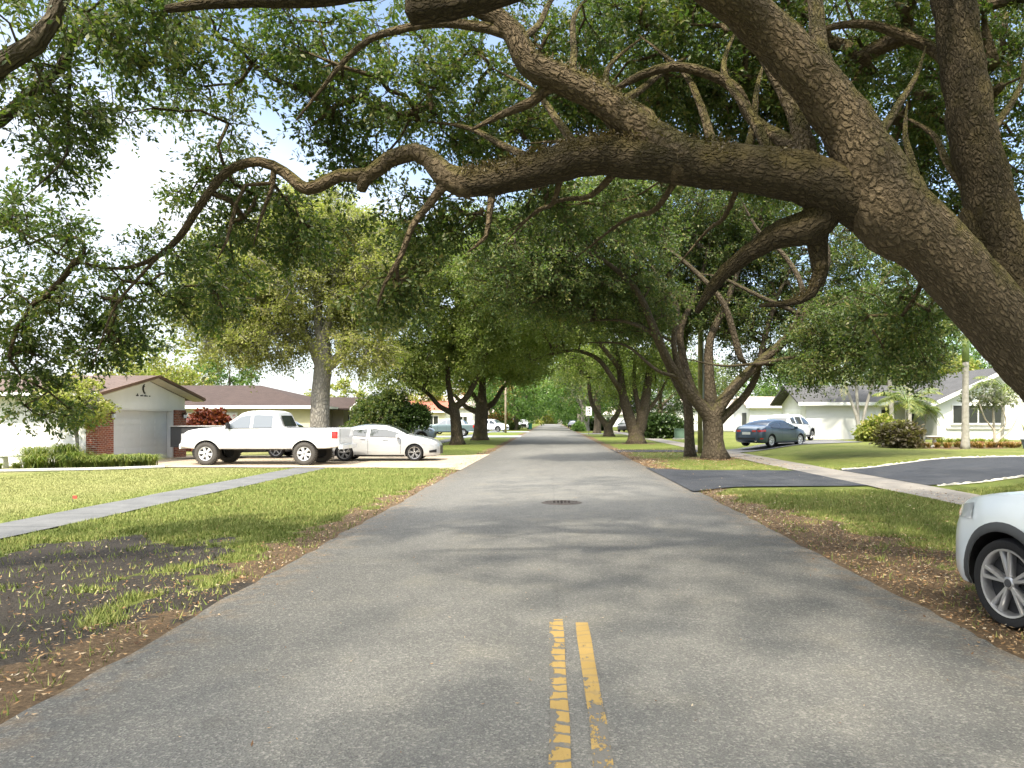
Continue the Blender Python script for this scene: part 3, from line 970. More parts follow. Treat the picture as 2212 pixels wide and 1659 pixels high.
def blob(c, r, n, hollow=0.0):
    """n points in an ellipsoid"""
    d = RNG.normal(size=(n, 3))
    d /= np.linalg.norm(d, axis=1, keepdims=True)
    u = RNG.random((n, 1)) ** (1 / 3)
    u = hollow + (1 - hollow) * u
    return np.asarray(c) + d * u * np.asarray(r)

def pblob(px, py, Y, rx, ry, dY, n):
    """cluster points in an ellipsoid given by its centre and extent as seen in the photo"""
    return blob(P(px, py, Y), (rx * Y / F, dY, ry * Y / F), n)

def tree(name, label, cat, limbs, clusters, group=None, bark=None, leaf=None, n_twig=5, n_leaf=14, spread=0.45, L=0.07, W=0.016,
         twr=0.006, twigs=True, sides=10, droop=0.15, part_limbs=False, pathw=0.12, step=0.3, parts=('trunk', 'crown'), rscale=1.0, jit=0.05, hide_r=0.0):
    """limbs: list of (points, radii, material or None); the first is the trunk. Branches grow from them to every leaf cluster."""
    bark = bark or M_BARK2
    base = limbs[0][0][0]
    root = thing(name, label, cat, (float(base[0]), float(base[1]), float(max(0, base[2]))), 0, group)
    TB = {'trunk': Tubes()}
    pos, rad, par, plen = [], [], [], []
    fixed = 0
    for li, lb in enumerate(limbs):
        pts = np.array([np.append(p, r) for p, r in zip(lb[0], np.broadcast_to(lb[1], (len(lb[0]),)))], float)
        p0 = -1
        if li:
            A = np.array(pos)
            p0 = int(np.argmin(np.linalg.norm(A - pts[0, :3], axis=1)))
            if np.linalg.norm(A[p0] - pts[0, :3]) < 1.2:      # the limb starts inside its parent and leaves it along a bend
                pa, go = p0, 0.0
                while par[pa] >= 0 and go < 1.5 * rad[p0]:
                    go += float(np.linalg.norm(A[pa] - A[par[pa]]))
                    pa = par[pa]
                pts[0, :3] = pts[0, :3] * .3 + A[p0] * .7
                if pa != p0:
                    pts = np.vstack([np.append(A[pa], min(pts[0, 3] * 1.1, rad[pa] * .7)), pts])
                    p0 = pa
        c = catmull(pts, step)
        q = c[:, :3].copy()
        rr = np.maximum(c[:, 3], 0.004)
        if li:
            J = RNG.normal(0, 1, q.shape)
            ker = np.ones(5) / 5
            J = np.stack([np.convolve(J[:, k], ker, 'same')[:len(J)] for k in range(3)], -1)
            J[0] = 0
            q += J * (rr[:, None] * 0.16)
            ss = np.concatenate([[0], np.cumsum(np.linalg.norm(np.diff(q, axis=0), axis=1))])
            g0 = 1.6 * rad[p0]
            rr = rr * (1 + 0.30 * np.exp(-((ss - g0) / (1.2 * g0 + .02)) ** 2))
            rr[0] = min(rr[0], rad[p0] * 0.75)
        else:   # root flare
            hgt = q[:, 2] - q[0, 2]
            rr = rr * (1 + 0.38 * np.exp(-np.maximum(hgt, 0) / 0.28))
        key = 'trunk'
        if part_limbs and li:
            key = 'limb%d' % li
            TB[key] = Tubes()
        TB[key].add(q, rr, max(5, int(sides * (1.0 if rr[0] > .1 else .7))), 0.022)
        o0 = len(pos)
        L0 = 0 if p0 < 0 else plen[p0]
        for i in range(len(q)):
            pos.append(q[i])
            rad.append(rr[i])
            par.append(p0 if i == 0 else o0 + i - 1)
            L0 = L0 + (0 if i == 0 else float(np.linalg.norm(q[i] - q[i - 1])))
            plen.append(L0)
        fixed = len(pos)
    A = np.zeros((fixed + len(clusters) * 14 + 10, 3))
    A[:fixed] = pos
    PL = np.zeros(len(A))
    PL[:fixed] = plen
    PL[:fixed][np.array(rad) > 0.30] += 3.0
    nA = fixed
    chains, ends, outs = [], [], []
    if len(clusters):
        D0 = np.array([np.min(np.linalg.norm(A[:fixed] - c, axis=1)) for c in clusters])
        for ci in np.argsort(D0):
            c = clusters[ci]
            d = np.linalg.norm(A[:nA] - c, axis=1)
            j = int(np.argmin(d + pathw * PL[:nA]))
            v = c - A[j]
            L_ = float(np.linalg.norm(v))
            n = int(min(12, max(2, L_ / 0.35)))
            t = np.linspace(0, 1, n + 1)[1:]
            perp = np.cross(v, RNG.normal(size=3))
            perp /= np.linalg.norm(perp) + 1e-9
            arch = np.sin(np.pi * t)[:, None] * (perp * L_ * RNG.uniform(-.14, .14) + np.array([0, 0, L_ * RNG.uniform(-0.05, .13)]))
            q = A[j] + v * t[:, None] + arch
            q[:-1] += RNG.normal(0, 0.02 + 0.012 * L_, q[:-1].shape)
            idx = []
            for i in range(n):
                A[nA] = q[i]
                PL[nA] = PL[j] + L_ * t[i]
                par.append(j if i == 0 else nA - 1)
                idx.append(nA)
                nA += 1
            chains.append((j, idx))
            ends.append(c)
            outs.append((q[-1] - (q[-2] if n > 1 else A[j])))
        cnt = np.zeros(nA)
        for _, idx in chains:
            cnt[idx[-1]] += 1
        for i in range(nA - 1, fixed - 1, -1):
            if par[i] >= fixed:
                cnt[par[i]] += cnt[i]
        frad = np.array(rad)
        for j, idx in chains:
            r = rscale * twr * (cnt[idx] + 0.5) ** 0.52
            r0 = r[0] * 1.08
            if j < fixed:
                r0 = min(r0, frad[j] * 0.85)
                r = np.minimum(r, frad[j] * 0.8)
            if r[0] < hide_r:
                continue
            q = np.vstack([A[j], A[idx]])
            TB['trunk'].add(q, np.concatenate([[r0], r]), 5 if r[0] > .02 else 4)
        ends = np.array(ends)
        outs = np.array(outs)
        outs /= np.linalg.norm(outs, axis=1, keepdims=True) + 1e-9
        v, q, tw = leaves_np(ends, outs, n_twig, n_leaf, spread, L, W, droop, jit)
        if twigs:
            T = TB['trunk']
            a = np.array([0, 2.094, 4.189])
            m = len(tw)
            rr = np.array([twr * 0.75, twr * .55, twr * .25])
            off = np.stack([np.cos(a), np.sin(a), np.zeros(3)], -1)
            vv = tw[:, :, None, :] + rr[None, :, None, None] * off[None, None, :, :] * np.array([1, 1, 0]) + rr[None, :, None, None] * np.stack([np.zeros(3), np.zeros(3), np.array([1., -.5, -.5])], -1)[None, None]
            b = (np.arange(m) * 9)[:, None, None]
            i = np.arange(2)[None, :, None] * 3
            jx = np.arange(3)[None, None, :]
            k = (jx + 1) % 3
            qq = np.stack([b + i + jx, b + i + k, b + i + 3 + k, b + i + 3 + jx], -1).reshape(-1, 4)
            T.v.append(vv.reshape(-1, 3))
            T.q.append(qq + T.n)
            T.uv.append(np.tile(np.array([[0, 0], [.02, 0], [.02, .2], [0, .2]]), (len(qq), 1)))
            T.n += m * 9
        link(parts[1], np_mesh(parts[1], v, q), leaf or M_OAK, root, True)
    for key, T in TB.items():
        if not T.v:
            continue
        li = int(key[4:]) if key.startswith('limb') else 0
        m = limbs[li][2] if len(limbs[li]) > 2 and limbs[li][2] else bark
        o = T.build('limb' if li else parts[0], m, root)
        if li and len(limbs[li]) > 3:
            o['label'] = limbs[li][3]
    return root

def PX(Y, *pts):
    """a limb drawn in the photo: (px, py) or (px, py, Y)"""
    return [P(p[0], p[1], p[2] if len(p) > 2 else Y) for p in pts]

def big_oak():
    limbs = [
        ([np.array([6.95, 8.7, -0.1]), np.array([6.6, 8.3, 0.6])] + PX(7.5, (2420, 1010, 8.1), (2300, 850, 7.6), (2205, 745, 7.3), (2100, 625, 7.1), (2000, 515, 7.0), (1905, 425, 7.0), (1850, 350, 7.0)), [.50, .44, .38, .345, .325, .31, .305, .30, .20], M_BARK1),
        (PX(7.0, (1925, 455), (1868, 350, 6.95), (1800, 235, 6.9), (1715, 125, 6.8), (1625, 35, 6.7), (1525, -40, 6.5), (1360, -150, 6.1), (1100, -260, 5.6)), [.285, .255, .235, .215, .20, .18, .14, .09], M_BARK1, 'thick furrowed limb climbing steeply over the road'),
        (PX(7.1, (1930, 470), (1840, 430), (1700, 385), (1500, 352, 7.3), (1300, 335, 7.5), (1150, 368, 7.7), (1045, 392, 7.8), (975, 385, 7.9), (930, 345, 8.0)),
         [.25, .25, .235, .215, .195, .175, .15, .125, .09], M_MOSSY, 'long mossy limb arching sideways across the road'),
        (PX(7.9, (1010, 392), (960, 375, 7.9), (925, 340, 8.0), (895, 327, 8.0), (840, 345, 8.1), (795, 378, 8.1), (735, 378, 8.2), (665, 408, 8.2), (615, 373, 8.3), (560, 350, 8.3), (490, 372, 8.4), (435, 440, 8.4), (385, 515, 8.5), (330, 560, 8.6), (258, 580, 8.7), (175, 568, 8.8)),
         [.12, .115, .105, .095, .088, .082, .07, .072, .062, .055, .05, .044, .038, .03, .02, .010], M_BARK1, 'grey crooked end of the arching limb'),
        (PX(8.1, (800, 372), (785, 395), (780, 412)), [.06, .055, .05], M_BARK1),
        (PX(7.4, (1470, 345), (1400, 290), (1320, 230), (1240, 185), (1165, 155), (1128, 118), (1110, 75), (1075, 40), (1020, 12), (950, -15, 7.3)), [.185, .165, .155, .145, .14, .125, .115, .10, .085, .07], M_BARK1, 'upper limb rising from the arching limb'),
        (PX(7.2, (1800, 465), (1745, 490), (1690, 500, 7.3), (1640, 530, 7.4), (1590, 565, 7.5), (1545, 610, 7.6), (1505, 675, 7.7)), [.14, .14, .125, .095, .08, .065, .03], M_MOSSY, 'dark mossy limb drooping below the arch'),
        (PX(7.3, (1775, 500), (1768, 540), (1772, 590), (1752, 635), (1700, 655), (1640, 660)), [.085, .08, .07, .05, .035, .015], M_MOSSY),
        (PX(8.2, (2330, 880, 8.0), (2235, 720, 8.1), (2175, 560), (2130, 400), (2092, 230), (2070, 80), (2050, -60), (2000, -220)), [.26, .27, .27, .255, .235, .22, .20, .15], M_MOSSY, 'second stem standing behind the furrowed trunk'),
        (PX(8.3, (2190, 600), (2120, 530), (2105, 470), (2140, 415)), [.16, .18, .17, .12], M_MOSSY),
        (PX(7.15, (1752, 355, 7.2), (1725, 270, 7.3), (1690, 190, 7.5), (1640, 100, 7.7), (1585, 30, 7.8), (1500, -60, 7.9)), [.10, .085, .08, .075, .065, .04], M_BARK1),
        (PX(7.9, (1640, 345, 7.5), (1625, 260), (1590, 195), (1530, 160), (1450, 145), (1380, 165), (1310, 205)), [.075, .065, .06, .055, .05, .045, .02], M_BARK1),
        (PX(7.4, (1440, 310), (1400, 250), (1340, 215), (1310, 195)), [.075, .06, .045, .02], M_BARK1),
        (PX(7.5, (1210, 178), (1150, 220), (1080, 250), (1020, 280)), [.06, .05, .035, .015], M_BARK1),
        (PX(7.4, (1120, 95), (1060, 62), (960, 52), (880, 62), (800, 85), (745, 130), (700, 185), (640, 260)), [.055, .05, .046, .04, .034, .028, .02, .01], M_BARK1),
        (PX(6.1, (1300, -130, 6.1), (1150, -55, 5.9), (1010, -2, 5.8), (885, 22, 5.7)), [.13, .13, .12, .105], M_MOSSY, 'broken off limb end at the top of the canopy'),
        (PX(5.8, (1150, -60, 5.9), (900, -40), (700, -8), (520, 0), (360, 20)), [.07, .075, .07, .055, .03], M_MOSSY),
        (PX(7.9, (972, 392), (930, 440), (890, 490), (868, 550), (830, 615), (815, 660)), [.05, .042, .036, .03, .02, .008], M_BARK1),
        (PX(7.8, (1060, 400), (1060, 440), (1050, 510), (1030, 530), (1010, 545)), [.04, .032, .024, .018, .008], M_BARK1),
        (PX(8.3, (600, 365), (590, 400), (575, 440), (560, 480), (548, 530)), [.03, .025, .022, .016, .006], M_BARK1),
        (PX(8.2, (575, 385, 8.3), (530, 400), (510, 440), (490, 520), (470, 560)), [.024, .022, .02, .016, .006], M_BARK1),
        (PX(8.5, (345, 545, 8.6), (300, 600), (250, 660), (225, 720), (200, 790)), [.022, .018, .014, .01, .005], M_BARK1),
        (PX(8.7, (2085, 190, 8.4), (2020, 110), (1950, 75), (1870, 50), (1780, 62), (1700, 100)), [.085, .07, .06, .05, .035, .012], M_BARK1),
        (PX(7.0, (1812, 250, 6.9), (1775, 120, 7.2), (1762, 20, 7.5), (1750, -80, 7.7)), [.09, .085, .075, .06], M_BARK1),
    ]
    # more side branches fanning up and back from the big limbs
    for x0, y0, Y0, dx, dy, r in ((1180, 352, 7.6, -260, -90, .045), (1260, 335, 7.5, -200, -190, .05), (1380, 335, 7.4, -250, -230, .055), (1340, 330, 7.5, 60, -260, .05), (1560, 345, 7.3, -180, -270, .05), (1620, 360, 7.3, 40, -250, .045),
                                  (1690, 375, 7.2, -90, -330, .055), (1240, 190, 7.5, 40, -210, .045), (1130, 110, 7.6, 150, -160, .04), (1320, 240, 7.5, 170, -120, .045), (1420, 350, 7.4, -290, -40, .04), (1350, 375, 7.6, -260, 130, .035),
                                  (1230, 385, 7.7, -150, 150, .03), (1480, 390, 7.4, -240, 170, .035), (1600, 400, 7.3, -150, 190, .03), (2000, 470, 7.2, -40, -250, .05), (2080, 420, 8.1, -150, -180, .05), (2120, 330, 8.2, 90, -200, .05), (1880, 330, 7.0, 120, -230, .045)):
        k = random.uniform(-.25, .25)
        p = [(x0, y0, Y0), (x0 + dx * .3 - dy * k * .5, y0 + dy * .36, Y0 + .35), (x0 + dx * .62 - dy * k, y0 + dy * .62 - 20, Y0 + .8), (x0 + dx, y0 + dy, Y0 + 1.3)]
        limbs.append((PX(7, *p), [r, r * .85, r * .6, r * .15], M_BARK1))
    cl = [pblob(*b) for b in (
        (140, 620, 9.4, 200, 160, 1.0, 40), (110, 490, 9.2, 120, 70, .8, 14), (400, 590, 9.4, 150, 110, 1.0, 28), (250, 690, 9.6, 110, 60, .8, 14), (620, 490, 9.3, 140, 60, .8, 26),
        (470, 420, 9.4, 130, 50, .8, 12), (420, 250, 9.2, 190, 60, 1.0, 12), (500, 90, 8.6, 300, 100, 1.2, 40), (800, 190, 9.2, 200, 150, 1.2, 62), (720, 330, 9.4, 110, 50, .8, 8), (1090, 240, 9.7, 240, 150, 1.4, 98),
        (1430, 110, 9.8, 300, 130, 1.5, 150), (1560, 240, 10.4, 230, 90, 1.2, 60), (1780, 80, 10, 200, 130, 1.5, 75), (2050, 250, 11, 190, 260, 1.6, 170), (1960, 150, 10.4, 110, 140, 1.2, 26), (960, 470, 9.3, 160, 60, .8, 26),
        (850, 590, 8.8, 70, 80, .6, 16), (1270, 430, 9.8, 220, 60, 1.0, 26), (80, 790, 9.5, 90, 50, .6, 8), (120, 870, 9.6, 50, 30, .4, 5), (1650, 300, 11, 200, 100, 1.2, 50), (1900, 630, 10.5, 120, 70, 1.0, 14), (1960, 710, 11.2, 80, 70, .8, 22))]
    cl += [blob((1.2, 6.4, 8.7), (6.5, 4.2, 1.1), 230), blob((1.5, 2.5, 8.2), (6.0, 3.5, 1.0), 200), blob((4.2, 9.5, 8.4), (4.4, 3.0, 1.4), 120), blob((1.2, 12.0, 9.6), (6.2, 3.2, 1.1), 190), blob((4.6, 15.8, 9.8), (5.2, 2.6, 1.5), 130), blob((9.0, 9.0, 8.4), (3.6, 4.0, 1.2), 150), blob((9.4, 14.0, 8.8), (4.4, 3.2, 1.3), 150)]
    cl = np.vstack(cl)
    cl[:, 2] += (fbm(cl[:, 0] * .8, cl[:, 1] * .8) - .5) * .8
    rt = tree('oak_tree', 'huge leaning oak whose furrowed trunk and mossy limbs arch over the near road', 'tree', limbs, cl, 'oaks lining the street',
         M_BARK1, M_OAK, n_twig=9, n_leaf=20, spread=0.33, L=0.070, W=0.0165, twr=0.0055, sides=22, part_limbs=True, pathw=0.10, step=0.12, jit=.035)
    # brown fern and moss growing along the top of the arching limbs
    cs = []
    for lb, dens_ in ((limbs[2], 26), (limbs[5], 12), (limbs[1], 5), (limbs[7], 10)):
        c = catmull(np.array([np.append(p, r) for p, r in zip(lb[0], lb[1])], float), .06)
        for p in c[:int(len(c) * .9)]:
            for _ in range(int(dens_)):
                a = random.gauss(0, .75)
                y_ = p[3] * 1.0
                cs.append((p[0] + random.gauss(0, .03), p[1] + y_ * math.sin(a), p[2] + y_ * math.cos(a) * .97))
    cs = np.array(cs)
    keep = fbm(cs[:, 0] * 3.2, cs[:, 1] * 3 + cs[:, 2] * 2) > .44
    cs = cs[keep]
    out = RNG.normal(0, .5, cs.shape) + [0, 0, .8]
    out /= np.linalg.norm(out, axis=1, keepdims=True)
    v, q, _ = leaves_np(cs, out, 1, 4, .045, .045, .007, -.5, .012)
    link('fern_moss', np_mesh('fern_moss', v, q), leafmat('dry fern', [(0, (.035, .026, .012)), (.5, (.085, .06, .025)), (.85, (.13, .10, .035)), (1, (.10, .12, .035))], .2), rt, True)

def street_oaks():
    g = 'oaks lining the street'
    # the spreading oak by the dark blue car
    limbs = [(PX(31.8, (1545, 994), (1542, 970), (1540, 925), (1537, 880)), [.50, .44, .42, .40]),
             (PX(31.5, (1530, 905), (1500, 862), (1465, 815, 31), (1432, 755, 30), (1405, 690, 29), (1370, 620, 28), (1300, 560, 27), (1220, 520, 26)), [.28, .25, .21, .18, .15, .12, .08, .03]),
             (PX(32, (1512, 880), (1482, 800), (1470, 720), (1500, 640), (1525, 560), (1540, 480)), [.20, .17, .15, .12, .08, .03]),
             (PX(31.8, (1536, 890), (1532, 800), (1535, 730), (1570, 650), (1605, 560), (1650, 480, 31)), [.25, .21, .17, .13, .09, .03]),
             (PX(31.6, (1550, 900), (1580, 845), (1630, 795), (1700, 730), (1755, 660), (1840, 630), (1950, 603)), [.27, .24, .21, .19, .15, .10, .03]),
             (PX(32.2, (1560, 915), (1600, 865), (1632, 815), (1650, 740), (1680, 640), (1720, 560)), [.20, .17, .14, .12, .09, .03]),
             (PX(31.2, (1690, 742), (1790, 712), (1870, 722), (1940, 700)), [.10, .08, .05, .02]),
             (PX(30.8, (1700, 660, 31.4), (1640, 640), (1560, 600), (1500, 590)), [.10, .085, .06, .02]),
             (PX(30.5, (1640, 790, 31.4), (1560, 790), (1480, 775)), [.07, .05, .02]),
             (PX(29, (1420, 720, 29.6), (1370, 700), (1310, 690), (1250, 700)), [.10, .08, .05, .02]),
             (PX(30, (1760, 655, 31), (1790, 560), (1760, 470), (1720, 400)), [.12, .09, .06, .02]),
             (PX(30.4, (1600, 745, 31), (1565, 660), (1505, 590), (1430, 530), (1350, 500)), [.14, .12, .10, .07, .02]),
             (PX(30.2, (1700, 735, 31), (1735, 640), (1700, 560), (1640, 500), (1600, 430)), [.13, .115, .10, .07, .02]),
             (PX(30.4, (1480, 800, 31), (1455, 740), (1462, 660), (1410, 580), (1390, 500)), [.13, .115, .10, .07, .02]),
             (PX(30.6, (1640, 790, 31.2), (1730, 770), (1800, 775), (1870, 800)), [.10, .08, .05, .015]),
             (PX(30.4, (1760, 655, 31), (1860, 650), (1930, 580), (1980, 540)), [.09, .075, .05, .015]),
             (PX(30, (1465, 815, 31), (1420, 800), (1350, 745), (1270, 740)), [.08, .07, .05, .02])]
    cl = np.vstack([pblob(*b[:6], int(b[6] * 2.5)) for b in ((1660, 540, 33.5, 240, 110, 2.6, 70), (1450, 540, 33.5, 200, 120, 2.6, 90), (1270, 520, 28, 170, 120, 3.5, 95), (1500, 420, 32.5, 300, 90, 3.0, 80), (1850, 700, 30.5, 170, 70, 2.5, 48), (1930, 740, 30, 90, 40, 1.8, 14), (1120, 560, 27, 110, 110, 2.5, 55),
                                        (1370, 660, 30.5, 110, 70, 2.5, 30), (1900, 560, 32, 120, 80, 2.5, 26), (1590, 680, 33, 150, 60, 2, 30), (1230, 640, 29, 90, 60, 2, 22), (1640, 650, 34.5, 150, 90, 2.0, 40), (1900, 690, 28.5, 170, 80, 2.2, 40), (1550, 500, 35, 260, 70, 2, 40), (1700, 780, 34, 130, 30, 2, 12), (1790, 775, 29, 80, 45, 1.6, 12), (1950, 775, 28, 110, 45, 1.6, 14))])
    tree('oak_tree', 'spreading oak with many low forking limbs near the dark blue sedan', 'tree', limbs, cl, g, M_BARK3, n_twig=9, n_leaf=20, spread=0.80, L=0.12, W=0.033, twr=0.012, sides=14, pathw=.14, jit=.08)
    # its slim neighbour
    limbs = [(PX(34, (1491, 988), (1489, 940), (1487, 890), (1480, 830), (1475, 760), (1488, 700)), [.24, .225, .215, .19, .16, .10]),
             (PX(34, (1486, 880), (1470, 850), (1440, 790), (1430, 720)), [.12, .1, .07, .02])]
    cl = np.vstack([pblob(*b[:6], int(b[6] * 2.2)) for b in ((1470, 650, 34, 90, 60, 2, 36), (1420, 700, 34, 60, 40, 2, 12))])
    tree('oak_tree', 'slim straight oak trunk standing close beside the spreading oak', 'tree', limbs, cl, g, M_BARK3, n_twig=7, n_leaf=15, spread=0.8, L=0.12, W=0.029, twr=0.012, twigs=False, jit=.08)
    # sunlit oak behind the white pickup
    limbs = [(PX(31.5, (690, 988), (690, 940), (692, 860), (698, 790), (700, 740)), [.44, .41, .38, .36, .28], M_BARKG),
             (PX(31.5, (695, 800), (670, 745), (640, 705), (560, 720), (500, 700)), [.20, .17, .12, .07, .02], M_BARKG),
             (PX(31.5, (700, 770), (690, 690), (680, 610), (640, 520)), [.24, .19, .13, .03], M_BARKG),
             (PX(31.5, (706, 800), (735, 770), (770, 700), (790, 600), (780, 500)), [.22, .19, .14, .09, .03], M_BARKG),
             (PX(30.5, (700, 745, 31.5), (720, 640), (720, 540)), [.18, .12, .03], M_BARKG)]
    cl = np.vstack([pblob(*b[:6], int(b[6] * 3.2)) for b in ((600, 610, 31.5, 210, 130, 3.5, 120), (700, 500, 31.5, 140, 90, 3.2, 70), (480, 660, 31.5, 110, 80, 2.6, 42), (790, 600, 31.5, 100, 130, 2.6, 55), (560, 740, 31, 150, 40, 2.2, 26), (780, 760, 31, 60, 40, 1.8, 12))])
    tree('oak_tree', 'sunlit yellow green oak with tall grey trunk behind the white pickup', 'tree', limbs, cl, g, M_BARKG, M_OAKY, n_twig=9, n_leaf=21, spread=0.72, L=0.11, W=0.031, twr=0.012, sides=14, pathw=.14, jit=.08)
    # two oaks beyond the silver sedan
    limbs = [(PX(50, (988, 961), (986, 930), (983, 895), (977, 872)), [.44, .38, .35, .32]),
             (PX(50, (978, 895), (950, 878), (925, 850), (880, 820), (840, 800)), [.19, .17, .14, .10, .03]),
             (PX(50, (974, 880), (968, 830), (965, 770), (950, 700)), [.20, .18, .14, .04]),
             (PX(50, (985, 885), (1010, 855), (1035, 805), (1060, 740), (1100, 680)), [.22, .2, .16, .11, .03])]
    cl = np.vstack([pblob(*b[:6], int(b[6] * 1.75)) for b in ((930, 690, 49, 160, 100, 4.5, 95), (880, 790, 49, 100, 50, 3.5, 42), (1010, 720, 48, 110, 80, 4, 55), (960, 580, 48, 150, 80, 4, 60), (1080, 640, 47, 100, 80, 4, 40), (900, 560, 46, 110, 90, 3.5, 36), (1060, 540, 44, 130, 90, 4, 44))])
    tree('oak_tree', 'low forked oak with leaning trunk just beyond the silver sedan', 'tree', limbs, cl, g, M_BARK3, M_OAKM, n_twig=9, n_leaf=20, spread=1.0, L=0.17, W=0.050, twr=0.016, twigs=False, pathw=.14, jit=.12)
    limbs = [(PX(60.8, (1037, 953), (1038, 930), (1040, 895), (1041, 870)), [.66, .56, .55, .50]),
             (PX(60.8, (1030, 895), (1008, 880), (990, 862), (960, 830)), [.22, .2, .16, .05]),
             (PX(60.8, (1040, 880), (1043, 820), (1048, 760), (1050, 700)), [.34, .28, .2, .05]),
             (PX(60.8, (1048, 890), (1068, 868), (1085, 840), (1120, 800), (1150, 780)), [.24, .2, .17, .11, .03]),
             (PX(60.8, (1035, 875), (1015, 840), (1000, 790)), [.2, .14, .04])]
    cl = np.vstack([pblob(*b[:6], int(b[6] * 1.75)) for b in ((1060, 740, 60, 120, 60, 5, 75), (1120, 780, 58, 60, 40, 4, 30), (1100, 690, 57, 100, 60, 5, 50), (980, 800, 60, 70, 40, 4, 30), (1150, 720, 55, 60, 60, 4, 36))])
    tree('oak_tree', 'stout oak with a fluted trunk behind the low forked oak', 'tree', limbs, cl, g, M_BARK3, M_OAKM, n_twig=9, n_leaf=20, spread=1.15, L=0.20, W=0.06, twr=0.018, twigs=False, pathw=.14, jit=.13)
    # right row, further on
    limbs = [(PX(52.4, (1374, 960), (1374, 940), (1373, 920)), [.62, .55, .50]),
             (PX(52.4, (1368, 945), (1358, 900), (1345, 850), (1338, 790), (1322, 720)), [.34, .33, .29, .22, .10]),
             (PX(52.4, (1382, 945), (1390, 890), (1398, 830), (1410, 760), (1430, 690)), [.34, .32, .28, .2, .08]),
             (PX(51, (1345, 855, 52.4), (1325, 820), (1290, 775), (1240, 757), (1190, 765), (1150, 778)), [.20, .18, .15, .12, .09, .03]),
             (PX(50, (1340, 800, 52), (1310, 760), (1270, 715), (1235, 708), (1190, 735)), [.18, .16, .13, .1, .03]),
             (PX(52.4, (1374, 900), (1370, 830), (1372, 760)), [.2, .16, .06]),
             (PX(52.4, (1392, 900), (1420, 860), (1450, 800)), [.16, .12, .04])]
    cl = np.vstack([pblob(*b[:6], int(b[6] * 1.75)) for b in ((1320, 680, 51, 120, 60, 4.5, 64), (1200, 700, 50, 90, 50, 4, 40), (1420, 700, 52, 90, 90, 4, 46), (1250, 620, 49, 100, 60, 4, 44), (1380, 780, 53, 80, 50, 3.5, 22), (1460, 800, 53, 60, 40, 3, 16), (1150, 770, 50, 60, 20, 3, 10))])
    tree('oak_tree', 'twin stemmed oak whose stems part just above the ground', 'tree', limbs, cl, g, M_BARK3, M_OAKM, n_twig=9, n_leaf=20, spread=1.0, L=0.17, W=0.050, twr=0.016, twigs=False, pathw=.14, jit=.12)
    limbs = [(PX(73.5, (1315, 944), (1314, 930), (1313, 915)), [.52, .45, .44]),
             (PX(73.5, (1310, 920), (1292, 895), (1278, 868), (1272, 830), (1268, 780)), [.27, .25, .22, .18, .06]),
             (PX(73.5, (1320, 920), (1335, 890), (1345, 850), (1348, 800)), [.26, .24, .2, .06])]
    cl = np.vstack([pblob(*b[:6], int(b[6] * 1.75)) for b in ((1300, 780, 73, 80, 50, 5, 50), (1240, 790, 72, 60, 30, 4, 24), (1340, 830, 74, 50, 50, 4, 22), (1250, 740, 70, 90, 40, 5, 34))])
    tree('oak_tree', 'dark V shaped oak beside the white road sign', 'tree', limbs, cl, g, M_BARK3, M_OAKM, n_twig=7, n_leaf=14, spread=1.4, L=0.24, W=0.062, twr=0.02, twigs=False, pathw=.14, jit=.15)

def simple_tree(name, label, cat, x, y, h, r, trunk_r, n, leaf, group=None, bark=None, L=.35, zc=None, squash=.62, spread=None, forks=4, twig=8, nleaf=16, z0=None):
    z0 = float(ground_z(x)) if z0 is None else z0
    zc = zc or h - r * squash
    limbs = [([np.array([x, y, z0 - .1]), np.array([x + .1, y, z0 + (zc - z0) * .3]), np.array([x, y + .1, z0 + (zc - z0) * .6])], [trunk_r * 1.1, trunk_r, trunk_r * .85])]
    for i in range(forks):
        a = i * 2 * math.pi / forks + random.uniform(-.4, .4)
        limbs.append(([np.array([x, y, z0 + (zc - z0) * random.uniform(.4, .58)]), np.array([x + r * .3 * math.cos(a), y + r * .3 * math.sin(a), z0 + (zc - z0) * .85]), np.array([x + r * .62 * math.cos(a), y + r * .62 * math.sin(a), zc + r * squash * .3])], [trunk_r * .55, trunk_r * .4, trunk_r * .12]))
    cl = blob((x, y, zc), (r, r, r * squash), n, .15)
    cl[:, 2] += (fbm(cl[:, 0] * .5 + x, cl[:, 1] * .5) - .5) * r * .5
    return tree(name, label, cat, limbs, cl, group, bark or M_BARK2, leaf, n_twig=twig, n_leaf=nleaf, spread=spread or r * .26, L=L, W=L * .27, twr=trunk_r * .06, twigs=False, pathw=.1, jit=r * .03)

